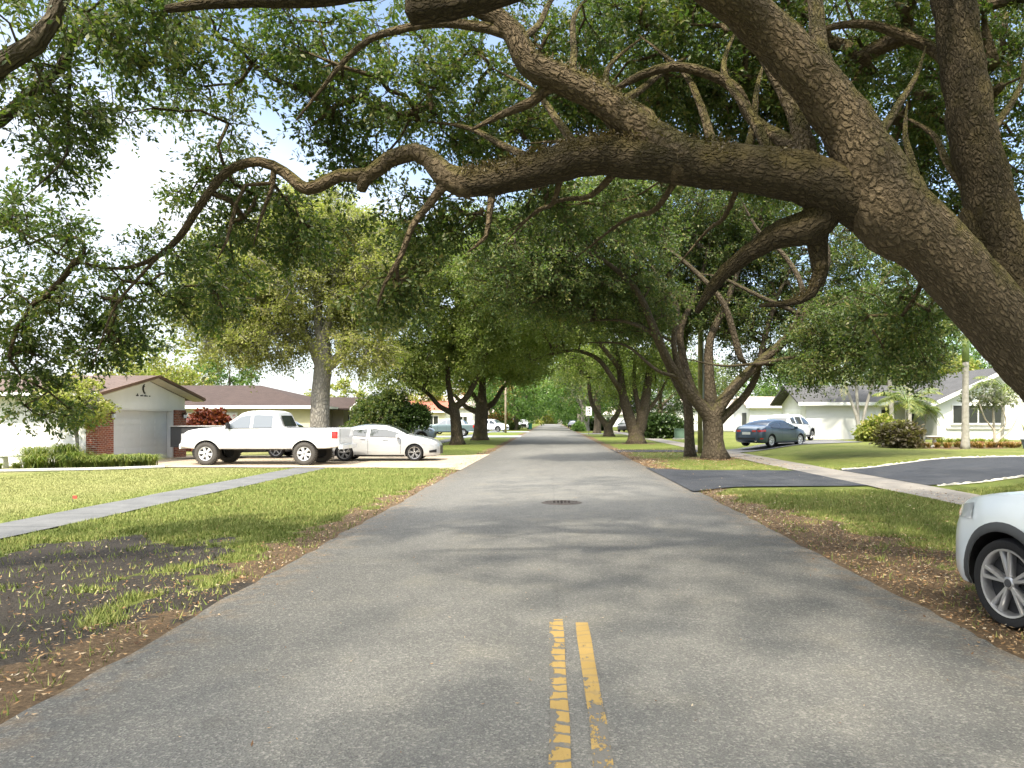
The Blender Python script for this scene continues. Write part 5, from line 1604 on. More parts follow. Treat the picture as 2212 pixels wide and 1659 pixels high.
def build_cars():
    d = 'cars parked on the driveways and verges'
    # white four-door pickup, nose towards the brick house
    r, B = make_car('pickup_truck', 'white lifted crew cab pickup with knobbly tyres parked on the tan driveway', 'pickup truck', TRUCK, PT_WHITE, (-10.7, 28.05, 0.026), R(179), M_BRALLOY, d)
    m = MB()   # back light of the cab
    v = [(-.845 + .0, -.62, 1.42), (-.845, .62, 1.42), (-.675, .55, 1.82), (-.675, -.55, 1.82)]
    m.add([(x - .02, y, z) for x, y, z in v], [(0, 1, 2, 3)])
    m.build('rear_window', M_GLASS, r)
    # silver sedan, nose towards the road
    r, B = make_car('sedan', 'silver four door sedan with a black roof and hood stripe behind the white pickup', 'sedan', dict(SEDAN, handlem=PT_SILVER, tops=[('roof_panel', -.95, .34, .95, .95, PT_DARK), ('hood_panel', 1.28, 2.22, .62, .80, PT_GREY)]), paintmat('bright silver paint', (0.50, 0.51, 0.52), 0.35, 0.3), (-6.95, 30.6, 0.026), R(2), M_ALLOY, d)
    # dark blue sedan on the far side drive
    make_car('sedan', 'slate blue sedan seen from behind on the drive of the grey roofed house', 'sedan', LUX, PT_BLUE, (12.35, 41.35, float(ground_z(12.6)) + .03), R(40), M_BRALLOY, d)
    make_car('suv', 'white suv standing in front of the slate blue sedan by the garage', 'suv', dict(SUV, glass=M_GLASS), PT_WHITE, (15.6, 48.2, .33), R(48), None, d)
    make_car('suv', 'dark navy suv hidden behind the white pickup near the red leaved bush', 'suv', dict(SUV), PT_NAVY, (-13.3, 33.0, .026), R(180), None, d)
    # near white suv at the edge of the frame
    near = dict(SUV, spokes=5, style=1, rimk=.76, archtrim=1.17, archm=M_DGREY, ar=.425, wr=.365,
                lights=[('headlight', 1.70, 2.20, lambda x: .845 - .05 * (x - 1.7), lambda x: .985 - .17 * (x - 1.7), M_LAMPG), ('turn_signal', 1.90, 2.06, lambda x: .845, lambda x: .90, M_AMBER), ('tail_light', -2.2, -1.95, .86, 1.05, M_REDL)])
    a = R(101)
    hx, hy = math.cos(a), math.sin(a)
    lx, ly = -hy, hx
    wxf, wyf = 1.33, .92 - .03
    cx, cy = 3.70 - (hx * wxf + lx * wyf), 6.03 - (hy * wxf + ly * wyf)
    r, B = make_car('suv', 'pearl white suv with dark wheel arch trim parked on the leaf strewn verge', 'suv', near, PT_PEARL, (cx, cy, 0.0), a, M_ALLOY, d)
    for sg in (-1, 1):   # vent badge behind the wing
        m = MB()
        side_patch(m, B, .62, .92, lambda x: .86, lambda x: .90 + .03 * (x - .62), .012, sg, 5, 2)
        m.build('wing_vent', M_BLACK, r)
        m = MB()
        side_patch(m, B, .60, .92, lambda x: .895 + .03 * (x - .62), lambda x: .912 + .03 * (x - .62), .016, sg, 5, 1)
        m.build('vent_strip', M_CHROME, r)
    # further off
    make_car('suv', 'grey compact suv half hidden under the flat topped hedge', 'suv', SUV, PT_GREY, (-10.9, 55.5, .026), R(0), None, d, 1)
    make_car('pickup_truck', 'grey teal pickup with amber lamps on the blue grey drive', 'pickup truck', PICK, PT_TEAL, (-10.3, 74.5, .026), R(180), None, d, 1)
    make_car('suv', 'pale blue grey suv between the two left oak trunks', 'suv', SUV, PT_GREY, (-11.6, 84, .0), R(170), None, d, 1)
    make_car('suv', 'white suv just beyond the stout fluted oak', 'suv', SUV, PT_WHITE, (-7.9, 101, .026), R(-28), None, d, 1)
    make_car('van', 'white van facing the camera beside the green bin', 'van', dict(SUV, ends=[('grille', 2.25, -.5, .5, .45, .95, .03, M_BLACK)]), PT_WHITE, (-4.7, 128, 0.0), R(-90), None, d, 1)
    make_car('sedan', 'dark sedan on the right verge far down the road', 'sedan', SEDAN, PT_DARK, (4.6, 152, 0), R(-100), None, d, 1)
    make_car('sedan', 'dark blue sedan behind the grey trunked oak', 'sedan', SEDAN, PT_NAVY, (6.0, 121, 0), R(-95), None, d, 1)
    make_car('suv', 'black suv facing the road between the dark oaks', 'suv', SUV, PT_DARK, (10.2, 99, 0.05), R(-110), None, d, 1)
    make_car('sedan', 'small red car far beyond the utility pole', 'sedan', SEDAN, paintmat('red paint', (.25, .05, .04)), (-9.5, 150, 0), R(20), None, d, 1)

build_cars()
# ------------------------------------------------------------------ houses
def gable_x(mb, x0, x1, y0, y1, ze, zr, t=.14):
    """roof with its ridge along x"""
    ym = (y0 + y1) / 2
    mb.prism([(y0, ze), (ym, zr), (y1, ze), (y1, ze - t), (ym, zr - t), (y0, ze - t)], 0, x0, x1)

def panel_door(name, root, c, w_, h, axis, cols, rows, m):
    """sectional garage door facing +X or -X (axis 'x') or -Y (axis 'y')"""
    mb = MB()
    def bx(u, z, du, dz, t, o):
        if axis == 'x':
            mb.box((c[0] + o, c[1] + u, c[2] + z), (t, du, dz))
        else:
            mb.box((c[0] + u, c[1] + o, c[2] + z), (du, t, dz))
    sg = c[3]
    bx(0, h / 2, w_, h, .04, 0)
    for r in range(rows):
        bx(0, (r + .5) * h / rows, w_ - .02, h / rows - .022, .02, sg * .024)
        for k in range(cols):
            bx(-w_ / 2 + (k + .5) * w_ / cols, (r + .5) * h / rows, w_ / cols - .22, h / rows - .12, .012, sg * .036)
    return mb.build(name, m, root, world=True)

def window(root, c, w_, h, axis, sg, panes=2, frame=M_TRIM, sill=True, glass=M_GLASSB):
    f = MB()
    def bx(mb, u, z, du, dz, t, o):
        if axis == 'x':
            mb.box((c[0] + sg * o, c[1] + u, c[2] + z), (t, du, dz))
        else:
            mb.box((c[0] + u, c[1] + sg * o, c[2] + z), (du, t, dz))
    b = .07
    bx(f, 0, h / 2 - b / 2, w_, b, .07, .03)
    bx(f, 0, -h / 2 + b / 2, w_, b, .07, .03)
    for s in (-1, 1):
        bx(f, s * (w_ / 2 - b / 2), 0, b, h - 2 * b, .07, .03)
    for k in range(1, panes):
        bx(f, -w_ / 2 + k * w_ / panes, 0, .07, h - 2 * b, .06, .03)
    o = f.build('window', frame, root, world=True)
    g = MB()
    bx(g, 0, 0, w_ - .1, h - .1, .02, .012)
    link('pane', g.mesh('pane'), glass, o, True)
    if sill:
        s = MB()
        bx(s, 0, -h / 2 - .05, w_ + .2, .07, .14, .06)
        link('sill', s.mesh('sill'), M_CONC, o, True)
    return o

def part(root, name, mb, m, **k):
    return mb.build(name, m, root, world=True, **k)

def brick_house():
    X0, Ya, Yb = -16.6, 27.0, 33.6
    ym = (Ya + Yb) / 2
    r = thing('house', 'low white house with brown gable, brick pillars and a white garage door', 'house', (X0 - 6, ym, 0))
    wl = MB()
    wl.prism([(Ya, 0), (Yb, 0), (Yb, 2.52), (ym, 3.27), (Ya, 2.52)], 0, X0 - 24, X0 - .35)
    part(r, 'wall', wl, M_WHITEWALL)
    gf = MB()
    gf.prism([(Ya, 2.12), (Yb, 2.12), (Yb, 2.64), (ym, 3.345), (Ya, 2.64)], 0, X0 - .347, X0)
    part(r, 'gable', gf, M_GREYWALL)
    rf = MB()
    gable_x(rf, X0 - 25, X0 + .55, Ya - .65, Yb + .75, 2.66, 3.50, .10)
    part(r, 'roof', rf, M_ROOFB)
    fs = MB()   # sloping barge boards, proud of the roof end
    for y0, y1, z0, z1 in ((Ya - .65, ym, 2.66, 3.50), (Yb + .75, ym + .05, 2.66, 3.50)):
        fs.prism([(y0, z0 + .01), (y1, z1 + .01), (y1, z1 - .10), (y0, z0 - .10)], 0, X0 + .553, X0 + .60)
    part(r, 'barge_board', fs, M_BROWNTRIM)
    so_ = MB()
    for y0, y1, z0, z1 in ((Ya - .62, ym, 2.545, 3.385), (Yb + .72, ym, 2.545, 3.385)):
        so_.prism([(y0, z0), (y1, z1), (y1, z1 - .03), (y0, z0 - .03)], 0, X0 + .02, X0 + .55)
    part(r, 'soffit', so_, M_CREAM)
    gt = MB().span((X0 - 25, Ya - .72, 2.54), (X0 + .50, Ya - .655, 2.66))
    part(r, 'gutter', gt, M_TRIM)
    for ya, yb in ((Ya + .003, Ya + 1.02), (Yb - .98, Yb - .003)):
        part(r, 'brick_pillar', MB().span((X0 - .345, ya, 0), (X0 + .06, yb, 2.118)), M_BRICK)
    panel_door('garage_door', r, (X0 - .30, (Ya + 1.02 + Yb - .98) / 2, 0, 1), Yb - Ya - 2.12, 2.06, 'x', 4, 7, M_GDOOR)
    fr = MB()
    fr.span((X0 - .28, Ya + 1.022, 2.06), (X0 - .02, Yb - .982, 2.117))
    fr.span((X0 - .28, Yb - 1.06, 0), (X0 - .02, Yb - .982, 2.058))
    part(r, 'door_frame', fr, M_TRIM)
    for y in (Ya + .8, Yb - .35):
        lm = MB().box((X0 + .075, y, 1.92), (.03, .1, .2)).box((X0 + .14, y, 1.98), (.14, .03, .03)).lathe([(.02, .1), (.10, .0), (.07, -.02), (.075, -.2), (.02, -.24)], (X0 + .18, y, 1.95), 8)
        o = part(r, 'wall_lamp', lm, M_BROWNTRIM, smooth=True, angle=30)
        gl = MB().lathe([(.0, -.03), (.08, -.04), (.085, -.19), (.0, -.2)], (X0 + .18, y, 1.95), 8)
        link('lamp_glass', gl.mesh('lamp_glass'), M_LAMPG, o, True)
    # leaping fish ornament and the raised script below it
    em = MB()
    pr = [(-.16, -.20), (-.05, -.24), (.05, -.14), (.12, 0), (.11, .14), (.03, .25), (-.10, .30), (-.02, .21), (-.10, .18), (.0, .12), (.01, .0), (-.04, -.12)]
    em.prism([(-p[0] * .8 + ym - .12, p[1] * .75 + 2.92) for p in pr], 0, X0 + .003, X0 + .03)
    for u, z, a, b in ((-.55, 2.66, .16, .05), (-.47, 2.69, .04, .10), (-.25, 2.66, .10, .04), (-.14, 2.67, .05, .07), (.0, 2.66, .13, .04), (.13, 2.675, .04, .08), (.22, 2.66, .06, .04), (.40, 2.66, .09, .04)):
        em.span((X0 + .003, ym + u - .12, z - b / 2), (X0 + .02, ym + u + a - .12, z + b / 2))
    part(r, 'emblem', em, M_BLACK)
    rec = MB().span((X0 - 22, Ya - .9, 0), (X0 - 7.2, Ya - .004, 2.5))
    part(r, 'front_wing', rec, M_WHITEWALL)

def hip_house():
    x0, x1, y0, y1 = -32.0, -14.3, 44.0, 54.0
    ze, zr = 2.5, 3.95
    r = thing('house', 'pale yellow house with a dark brown hip roof behind the white pickup', 'house', ((x0 + x1) / 2, 49, 0))
    part(r, 'wall', MB().span((x0, y0, 0), (x1 - .01, y1, 2.44)), M_YELWALL)
    part(r, 'end_wall', MB().span((x1 - .009, y0 + .002, 0), (x1 + .02, y1, 2.44)), M_TANWALL)
    o = .55
    a = [(x0 - o, y0 - o, ze), (x1 + o, y0 - o, ze), (x1 + o, y1 + o, ze), (x0 - o, y1 + o, ze), (x0 + 5, 49, zr), (x1 - 4.9, 49, zr)]
    mb = MB().add(a + [(p[0], p[1], p[2] - .05) for p in a[:4]], [(0, 1, 5, 4), (1, 2, 5), (2, 3, 4, 5), (3, 0, 4), (9, 8, 7, 6), (0, 6, 7, 1), (1, 7, 8, 2), (2, 8, 9, 3), (3, 9, 6, 0)])
    part(r, 'roof', mb, M_ROOFD)
    fa = MB().span((x0 - o - .05, y0 - o - .06, 2.33), (x1 + o + .05, y0 - o - .003, 2.52)).span((x1 + o + .003, y0 - o - .003, 2.36), (x1 + o + .05, y1 + o, 2.50))
    part(r, 'fascia', fa, M_TRIM)
    dp = MB().tube([(x1 + .45, y0 - .45, 2.36), (x1 + .4, y0 - .4, 2.2), (x1 + .08, y0 - .08, 2.0), (x1 + .06, y0 - .06, .1)], .05, 6)
    part(r, 'downpipe', dp, M_TRIM)
    panel_door('garage_door', r, (-21.3, y0 - .02, 0, -1), 5.4, 2.1, 'y', 8, 4, M_TRIM)
    # gabled wing towards the road
    gw = MB().prism([(48.4, 0), (53.4, 0), (53.4, 2.35), (50.9, 3.0), (48.4, 2.35)], 0, x1 + .022, x1 + .75)
    part(r, 'gable_wing', gw, M_TANWALL)
    gr = MB()
    gable_x(gr, x1 - 3, x1 + 1.35, 47.7, 54.1, 2.42, 3.22, .09)
    part(r, 'gable_roof', gr, M_ROOFD)
    ft = MB()
    for ya, yb in ((47.7, 50.9), (54.1, 50.9)):
        ft.prism([(ya, 2.43), (yb, 3.23), (yb, 3.08), (ya, 2.28)], 0, x1 + 1.353, x1 + 1.40)
    part(r, 'barge_board', ft, M_TRIM)
    window(r, (x1 + .75, 50.0, 1.45), 1.1, 1.1, 'x', 1, 2, M_DGREY)
    window(r, (x1 + .022, 46.4, 1.45), .9, 1.1, 'x', 1, 1, M_DGREY)

def plain_house(label, x0, x1, y0, y1, zw, zr, wall, roof, openings=(), over=.5, ridge='x', z0=0.0, trim=M_TRIM, dark=None):
    r = thing('house', label, 'house', ((x0 + x1) / 2, (y0 + y1) / 2, z0))
    ym, xm = (y0 + y1) / 2, (x0 + x1) / 2
    w_ = MB()
    if ridge == 'x':
        k = (zr - zw) / (ym - y0 + over)
        w_.prism([(y0, z0 - .3), (y1, z0 - .3), (y1, zw - .05 + k * over), (ym, zr - .14), (y0, zw - .05 + k * over)], 0, x0, x1)
    else:
        k = (zr - zw) / (xm - x0 + over)
        w_.prism([(x0, z0 - .3), (x1, z0 - .3), (x1, zw - .05 + k * over), (xm, zr - .14), (x0, zw - .05 + k * over)], 1, y0, y1)
    part(r, 'wall', w_, wall)
    rf = MB()
    if ridge == 'x':
        gable_x(rf, x0 - over, x1 + over, y0 - over, y1 + over, zw + .09, zr + .09)
    else:
        rf.prism([(x0 - over, zw + .09), (xm, zr + .09), (x1 + over, zw + .09), (x1 + over, zw - .05), (xm, zr - .05), (x0 - over, zw - .05)], 1, y0 - over, y1 + over)
    part(r, 'roof', rf, roof)
    if ridge == 'x':
        part(r, 'fascia', MB().span((x0 - over, y0 - over - .04, zw - .12), (x1 + over, y0 - over - .003, zw + .11)), trim)
    for op in openings:
        if op[0] == 'win':
            window(r, op[1], op[2], op[3], op[4], op[5], op[6] if len(op) > 6 else 2, trim)
        elif op[0] == 'door':
            c, w2, h = op[1], op[2], op[3]
            mb = MB().box((c[0], c[1], c[2] + h / 2), (w2, .06, h) if op[4] == 'y' else (.06, w2, h))
            part(r, 'door', mb, op[5])
        elif op[0] == 'garage':
            panel_door('garage_door', r, op[1], op[2], op[3], op[4], op[5], 4, op[6])
    return r

def grey_house():
    z0 = .30
    Y = 52.0
    xg0, xg1 = 17.9, 23.2
    r = thing('house', 'white house with long dark grey roofs beyond the palms', 'house', (24, Y + 4, z0))
    # garage block, ridge along x, gable towards the street
    zw, zr = 2.75, 4.05
    part(r, 'garage_wall', MB().prism([(Y, z0 - .3), (Y + 5.4, z0 - .3), (Y + 5.4, zw + .1), (Y + 2.7, zr - .1), (Y, zw + .1)], 0, xg0, xg1), M_WHITEWALL)
    rf = MB()
    gable_x(rf, xg0 - .75, 30.5, Y - .6, Y + 6.0, zw + .13, zr + .16, .13)
    part(r, 'garage_roof', rf, M_ROOFG)
    part(r, 'fascia', MB().span((xg0 - .72, Y - .65, zw - .08), (xg1 + .2, Y - .603, zw + .15)), M_TRIM)
    panel_door('garage_door', r, (xg0 - .02, Y + 2.7, z0, -1), 3.6, 2.15, 'x', 6, 4, M_GREYWALL)
    # recessed entrance wall and its door
    part(r, 'entrance_wall', MB().span((xg1 + .003, Y + 2.2, z0 - .3), (27.2, Y + 5.0, 2.8)), M_WHITEWALL)
    part(r, 'front_door', MB().span((24.0, Y + 2.12, z0), (25.0, Y + 2.197, z0 + 2.1)), M_DGREY)
    window(r, (26.3, Y + 2.2, 1.7), .9, 1.3, 'y', -1, 1)
    # main block towards the viewer with a low gable
    xm0, xm1 = 26.6, 36.2
    ym = Y - 1.0
    part(r, 'wall', MB().prism([(xm0, z0 - .3), (xm1, z0 - .3), (xm1, 2.8), ((xm0 + xm1) / 2, 5.05), (xm0, 2.8)], 1, ym, ym + 9), M_WHITEWALL)
    rf = MB()
    xc = (xm0 + xm1) / 2
    rf.prism([(xm0 - .8, 2.72), (xc, 5.35), (xm1 + .8, 2.72), (xm1 + .8, 2.58), (xc, 5.21), (xm0 - .8, 2.58)], 1, ym - .6, ym + 9.5)
    part(r, 'roof', rf, M_ROOFG)
    bb = MB()
    for xa in (xm0 - .8, xm1 + .8):
        bb.prism([(xa, 2.74), (xc, 5.37), (xc, 5.10), (xa, 2.47)], 1, ym - .66, ym - .603)
    part(r, 'barge_board', bb, M_TRIM)
    window(r, (29.4, ym, 2.05), 3.6, 1.35, 'y', -1, 2)
    part(r, 'ledge', MB().span((27.2, ym - .12, 1.02), (31.6, ym - .003, 1.12)), M_CONC)

def other_houses():
    # left side, further up
    plain_house('peach walled house with dark grey roof beyond the hip roofed house', -27, -14.9, 63, 72, 2.35, 3.55, M_PEACH, M_ROOFD)
    plain_house('pale house with a red tiled roof behind the grey teal pickup', -26, -13.9, 97, 107, 2.7, 4.2, M_YELWALL, M_ROOFR, [('win', (-15.4, 97, 1.6), 1.4, 1.2, 'y', -1), ('win', (-20, 97, 1.6), 1.6, 1.2, 'y', -1)])
    plain_house('bright white house between the two left oak trunks', -24, -11.6, 118, 128, 3.6, 5.6, M_WHITEWALL, M_ROOFT, [('win', (-14, 118, 1.6), 1.4, 1.2, 'y', -1), ('door', (-17, 117.97, 0), 1, 2.1, 'y', M_DGREY)])
    plain_house('white house behind the white suv far down the road', -28, -12.5, 165, 175, 2.8, 4.4, M_WHITEWALL, M_ROOFT, [('win', (-15, 165, 1.6), 1.6, 1.2, 'y', -1)])
    # right side
    plain_house('low white house with a tan roof beyond the slate blue sedan', 20.7, 31, 77, 84, 3.0, 4.1, M_WHITEWALL, M_ROOFT, [('door', (20.67, 79.2, .3), 1.6, 2.1, 'x', M_DGREY), ('win', (26, 77, 1.7), 1.6, 1.2, 'y', -1)], z0=.3)
    plain_house('white house with a flat looking roof behind the spreading oak', 17.5, 30, 95, 104, 3.2, 4.3, M_WHITEWALL, M_ROOFT, [('win', (20.5, 95, 1.8), 1.6, 1.2, 'y', -1)], z0=.3)
    plain_house('cream house behind the rounded dark hedge', 12.2, 26, 108, 118, 2.9, 4.2, M_YELWALL, M_ROOFG, [('door', (13.2, 107.97, .2), 1.1, 2.1, 'y', M_DGREY), ('win', (17, 108, 1.7), 1.8, 1.2, 'y', -1)], z0=.2)
    plain_house('white house with a teal shaded porch far along the right verge', 9.8, 22, 150, 160, 2.8, 4.2, M_WHITEWALL, M_ROOFT, [('win', (12, 150, 1.6), 1.8, 1.2, 'y', -1)], z0=.1)
    plain_house('long white house closing the far end of the street', -9, 9, 272, 282, 3.2, 5.2, M_WHITEWALL, M_ROOFT, [('win', (-3, 272, 1.7), 2.0, 1.4, 'y', -1), ('door', (1, 271.97, 0), 1.2, 2.2, 'y', M_DGREY), ('win', (5, 272, 1.7), 2.0, 1.4, 'y', -1)])

brick_house()
hip_house()
grey_house()
other_houses()
# ------------------------------------------------------------------ palms, shrubs and small things
def strap_clump(mb_v, mb_q, c, n, h, r, w_, droop=1.0, seg=4):
    """arching strap leaves from one root"""
    a = RNG.uniform(0, 2 * np.pi, n)
    L = h * RNG.uniform(.7, 1.25, n)
    out = r * RNG.uniform(.25, 1.2, n)
    t = np.linspace(0, 1, seg + 1)
    off = RNG.normal(0, r * .16, (n, 2))
    x = c[0] + off[:, :1] + np.cos(a)[:, None] * out[:, None] * t ** 1.3
    y = c[1] + off[:, 1:] + np.sin(a)[:, None] * out[:, None] * t ** 1.3
    z = c[2] + L[:, None] * (t * 1.5 - .75 * droop * t * t)
    ww = w_ * (1 - t ** 2 * .9) * RNG.uniform(.7, 1.2, n)[:, None]
    sx, sy = -np.sin(a)[:, None] * ww, np.cos(a)[:, None] * ww
    v = np.stack([np.stack([x - sx, y - sy, z], -1), np.stack([x + sx, y + sy, z], -1)], 2)      # n, seg+1, 2, 3
    n0 = sum(len(q) for q in mb_v)
    mb_v.append(v.reshape(-1, 3))
    b = n0 + (np.arange(n) * (seg + 1) * 2)[:, None] + (np.arange(seg) * 2)[None, :]
    mb_q.append(np.stack([b, b + 1, b + 3, b + 2], -1).reshape(-1, 4))

def clump_plant(name, label, cat, spots, m, group=None):
    """spots: (x, y, n, h, r, w, droop)"""
    x, y = spots[0][:2]
    v, q = [], []
    for s in spots:
        strap_clump(v, q, (s[0], s[1], float(ground_z(s[0])) + .01), s[2], s[3], s[4], s[5], s[6] if len(s) > 6 else 1.0)
    vv = np.vstack(v) - np.array([x, y, 0])
    o = link(name, np_mesh(name, vv, np.vstack(q)), m, None, False, False)
    o.location = (x, y, 0)
    tag(o, label, cat, group)
    return o

def bush(name, label, cat, blobs, n, leaf, L, spread, stem=True, group=None, box=None):
    """blobs: (x, y, z, rx, ry, rz)"""
    pts = []
    tot = sum(b[3] * b[4] * b[5] for b in blobs) if not box else 1
    for b in blobs:
        k = max(4, int(n * b[3] * b[4] * b[5] / tot))
        pts.append(blob(b[:3], b[3:], k, .55))
    if box:
        x0, x1, y0, y1, z0, z1 = box
        p = RNG.uniform([x0, y0, z0], [x1, y1, z1], (n, 3))
        f = RNG.integers(0, 5, n)
        p[f == 0, 2] = z1
        p[f == 1, 1] = y0
        p[f == 2, 0] = x1
        p[f == 3, 0] = x0
        pts.append(p)
    cl = np.vstack(pts)
    cl = cl[cl[:, 2] > .08]
    c0 = cl.mean(0)
    root = thing(name, label, cat, (float(c0[0]), float(c0[1]), float(ground_z(c0[0]))), 0, group)
    out = cl - (c0 - [0, 0, .4])
    out /= np.linalg.norm(out, axis=1, keepdims=True) + 1e-9
    v, q, tw = leaves_np(cl, out, 7, 13, spread, L, L * .3, .05, L * .4)
    v[:, 2] = np.maximum(v[:, 2], float(ground_z(c0[0])) + .02)
    link('foliage', np_mesh('foliage', v, q), leaf, root, True)
    if stem:
        T = Tubes()
        z0 = float(ground_z(c0[0]))
        for i in range(7):
            e = cl[RNG.integers(len(cl))]
            b = np.array([c0[0] + random.uniform(-.2, .2), c0[1] + random.uniform(-.2, .2), z0])
            T.add(np.array([b, (b + e) / 2 + [0, 0, .15], e]), [.045, .03, .012], 5)
        T.build('stem', M_TWIG, root)
    return root

def frond(mbl, base, d, L, w_, droop, nl=26, upright=.5):
    """arching rachis with two rows of leaflets; returns rachis points"""
    d = np.array(d, float)
    d /= np.linalg.norm(d[:2]) + 1e-9
    t = np.linspace(0, 1, 9)
    pts = np.stack([base[0] + d[0] * L * t * (1 - .18 * t), base[1] + d[1] * L * t * (1 - .18 * t), base[2] + L * (upright * t - droop * t * t)], -1)
    v = []
    for i in range(nl):
        u = .14 + .86 * i / (nl - 1)
        p = np.array([np.interp(u, t, pts[:, k]) for k in range(3)])
        tg = np.array([np.interp(min(1, u + .05), t, pts[:, k]) - np.interp(u - .05, t, pts[:, k]) for k in range(3)])
        tg /= np.linalg.norm(tg) + 1e-9
        sd = np.cross(tg, [0, 0, 1])
        sd /= np.linalg.norm(sd) + 1e-9
        for s in (-1, 1):
            ll = w_ * (math.sin(math.pi * min(1, u * .92 + .08)) ** .6) * random.uniform(.85, 1.1)
            dr = sd * s * .8 + tg * .55 - np.array([0, 0, random.uniform(.15, .45)])
            dr /= np.linalg.norm(dr)
            ww = .020 + .008 * w_
            e = p + dr * ll
            v.append([p - tg * ww * .5, p + dr * ll * .45 - tg * ww * 1.1 , e, p + dr * ll * .45 + tg * ww * 1.1])
    mbl.append(np.array(v).reshape(-1, 3))
    return pts

def palm(name, label, x, y, h, trunk_r, nf, L, w_, lean=(0, 0), shaft=0.0, leaf=None, droop=.9, bulge=1.15, group=None):
    z0 = float(ground_z(x))
    root = thing(name, label, 'palm tree', (x, y, z0), 0, group)
    T = Tubes()
    top = np.array([x + lean[0], y + lean[1], z0 + h])
    pts = catmull([np.array([x, y, z0 - .05]), np.array([x + lean[0] * .25, y + lean[1] * .25, z0 + h * .4]), top], .25)
    n = len(pts)
    rr = trunk_r * (1 + (bulge - 1) * np.exp(-np.linspace(0, 1, n) * 7)) * np.linspace(1.0, .82, n)
    T.add(pts, rr, 12, .02)
    T.build('trunk', M_PALMT, root)
    if shaft:
        S_ = Tubes()
        S_.add(np.array([top, top + [0, 0, shaft * .5], top + [0, 0, shaft]]), [trunk_r * .95, trunk_r * 1.0, trunk_r * .45], 12)
        S_.build('crownshaft', M_SHAFT, root)
        top = top + np.array([0, 0, shaft])
    V, Rb = [], Tubes()
    for i in range(nf):
        a = i * 2.4 + random.uniform(-.2, .2)
        up = random.uniform(.15, 1.0)
        p = frond(V, top, (math.cos(a), math.sin(a)), L * random.uniform(.85, 1.1), w_, droop * random.uniform(.7, 1.1), 24, up)
        Rb.add(p, np.linspace(.028, .006, len(p)), 5)
    v = np.vstack(V)
    link('frond', np_mesh('frond', v, np.arange(len(v)).reshape(-1, 4)), leaf or M_PALM, root, True)['label'] = 'feathery crown of arching fronds'
    Rb.build('frond_stalk', M_SHAFT, root)
    return root

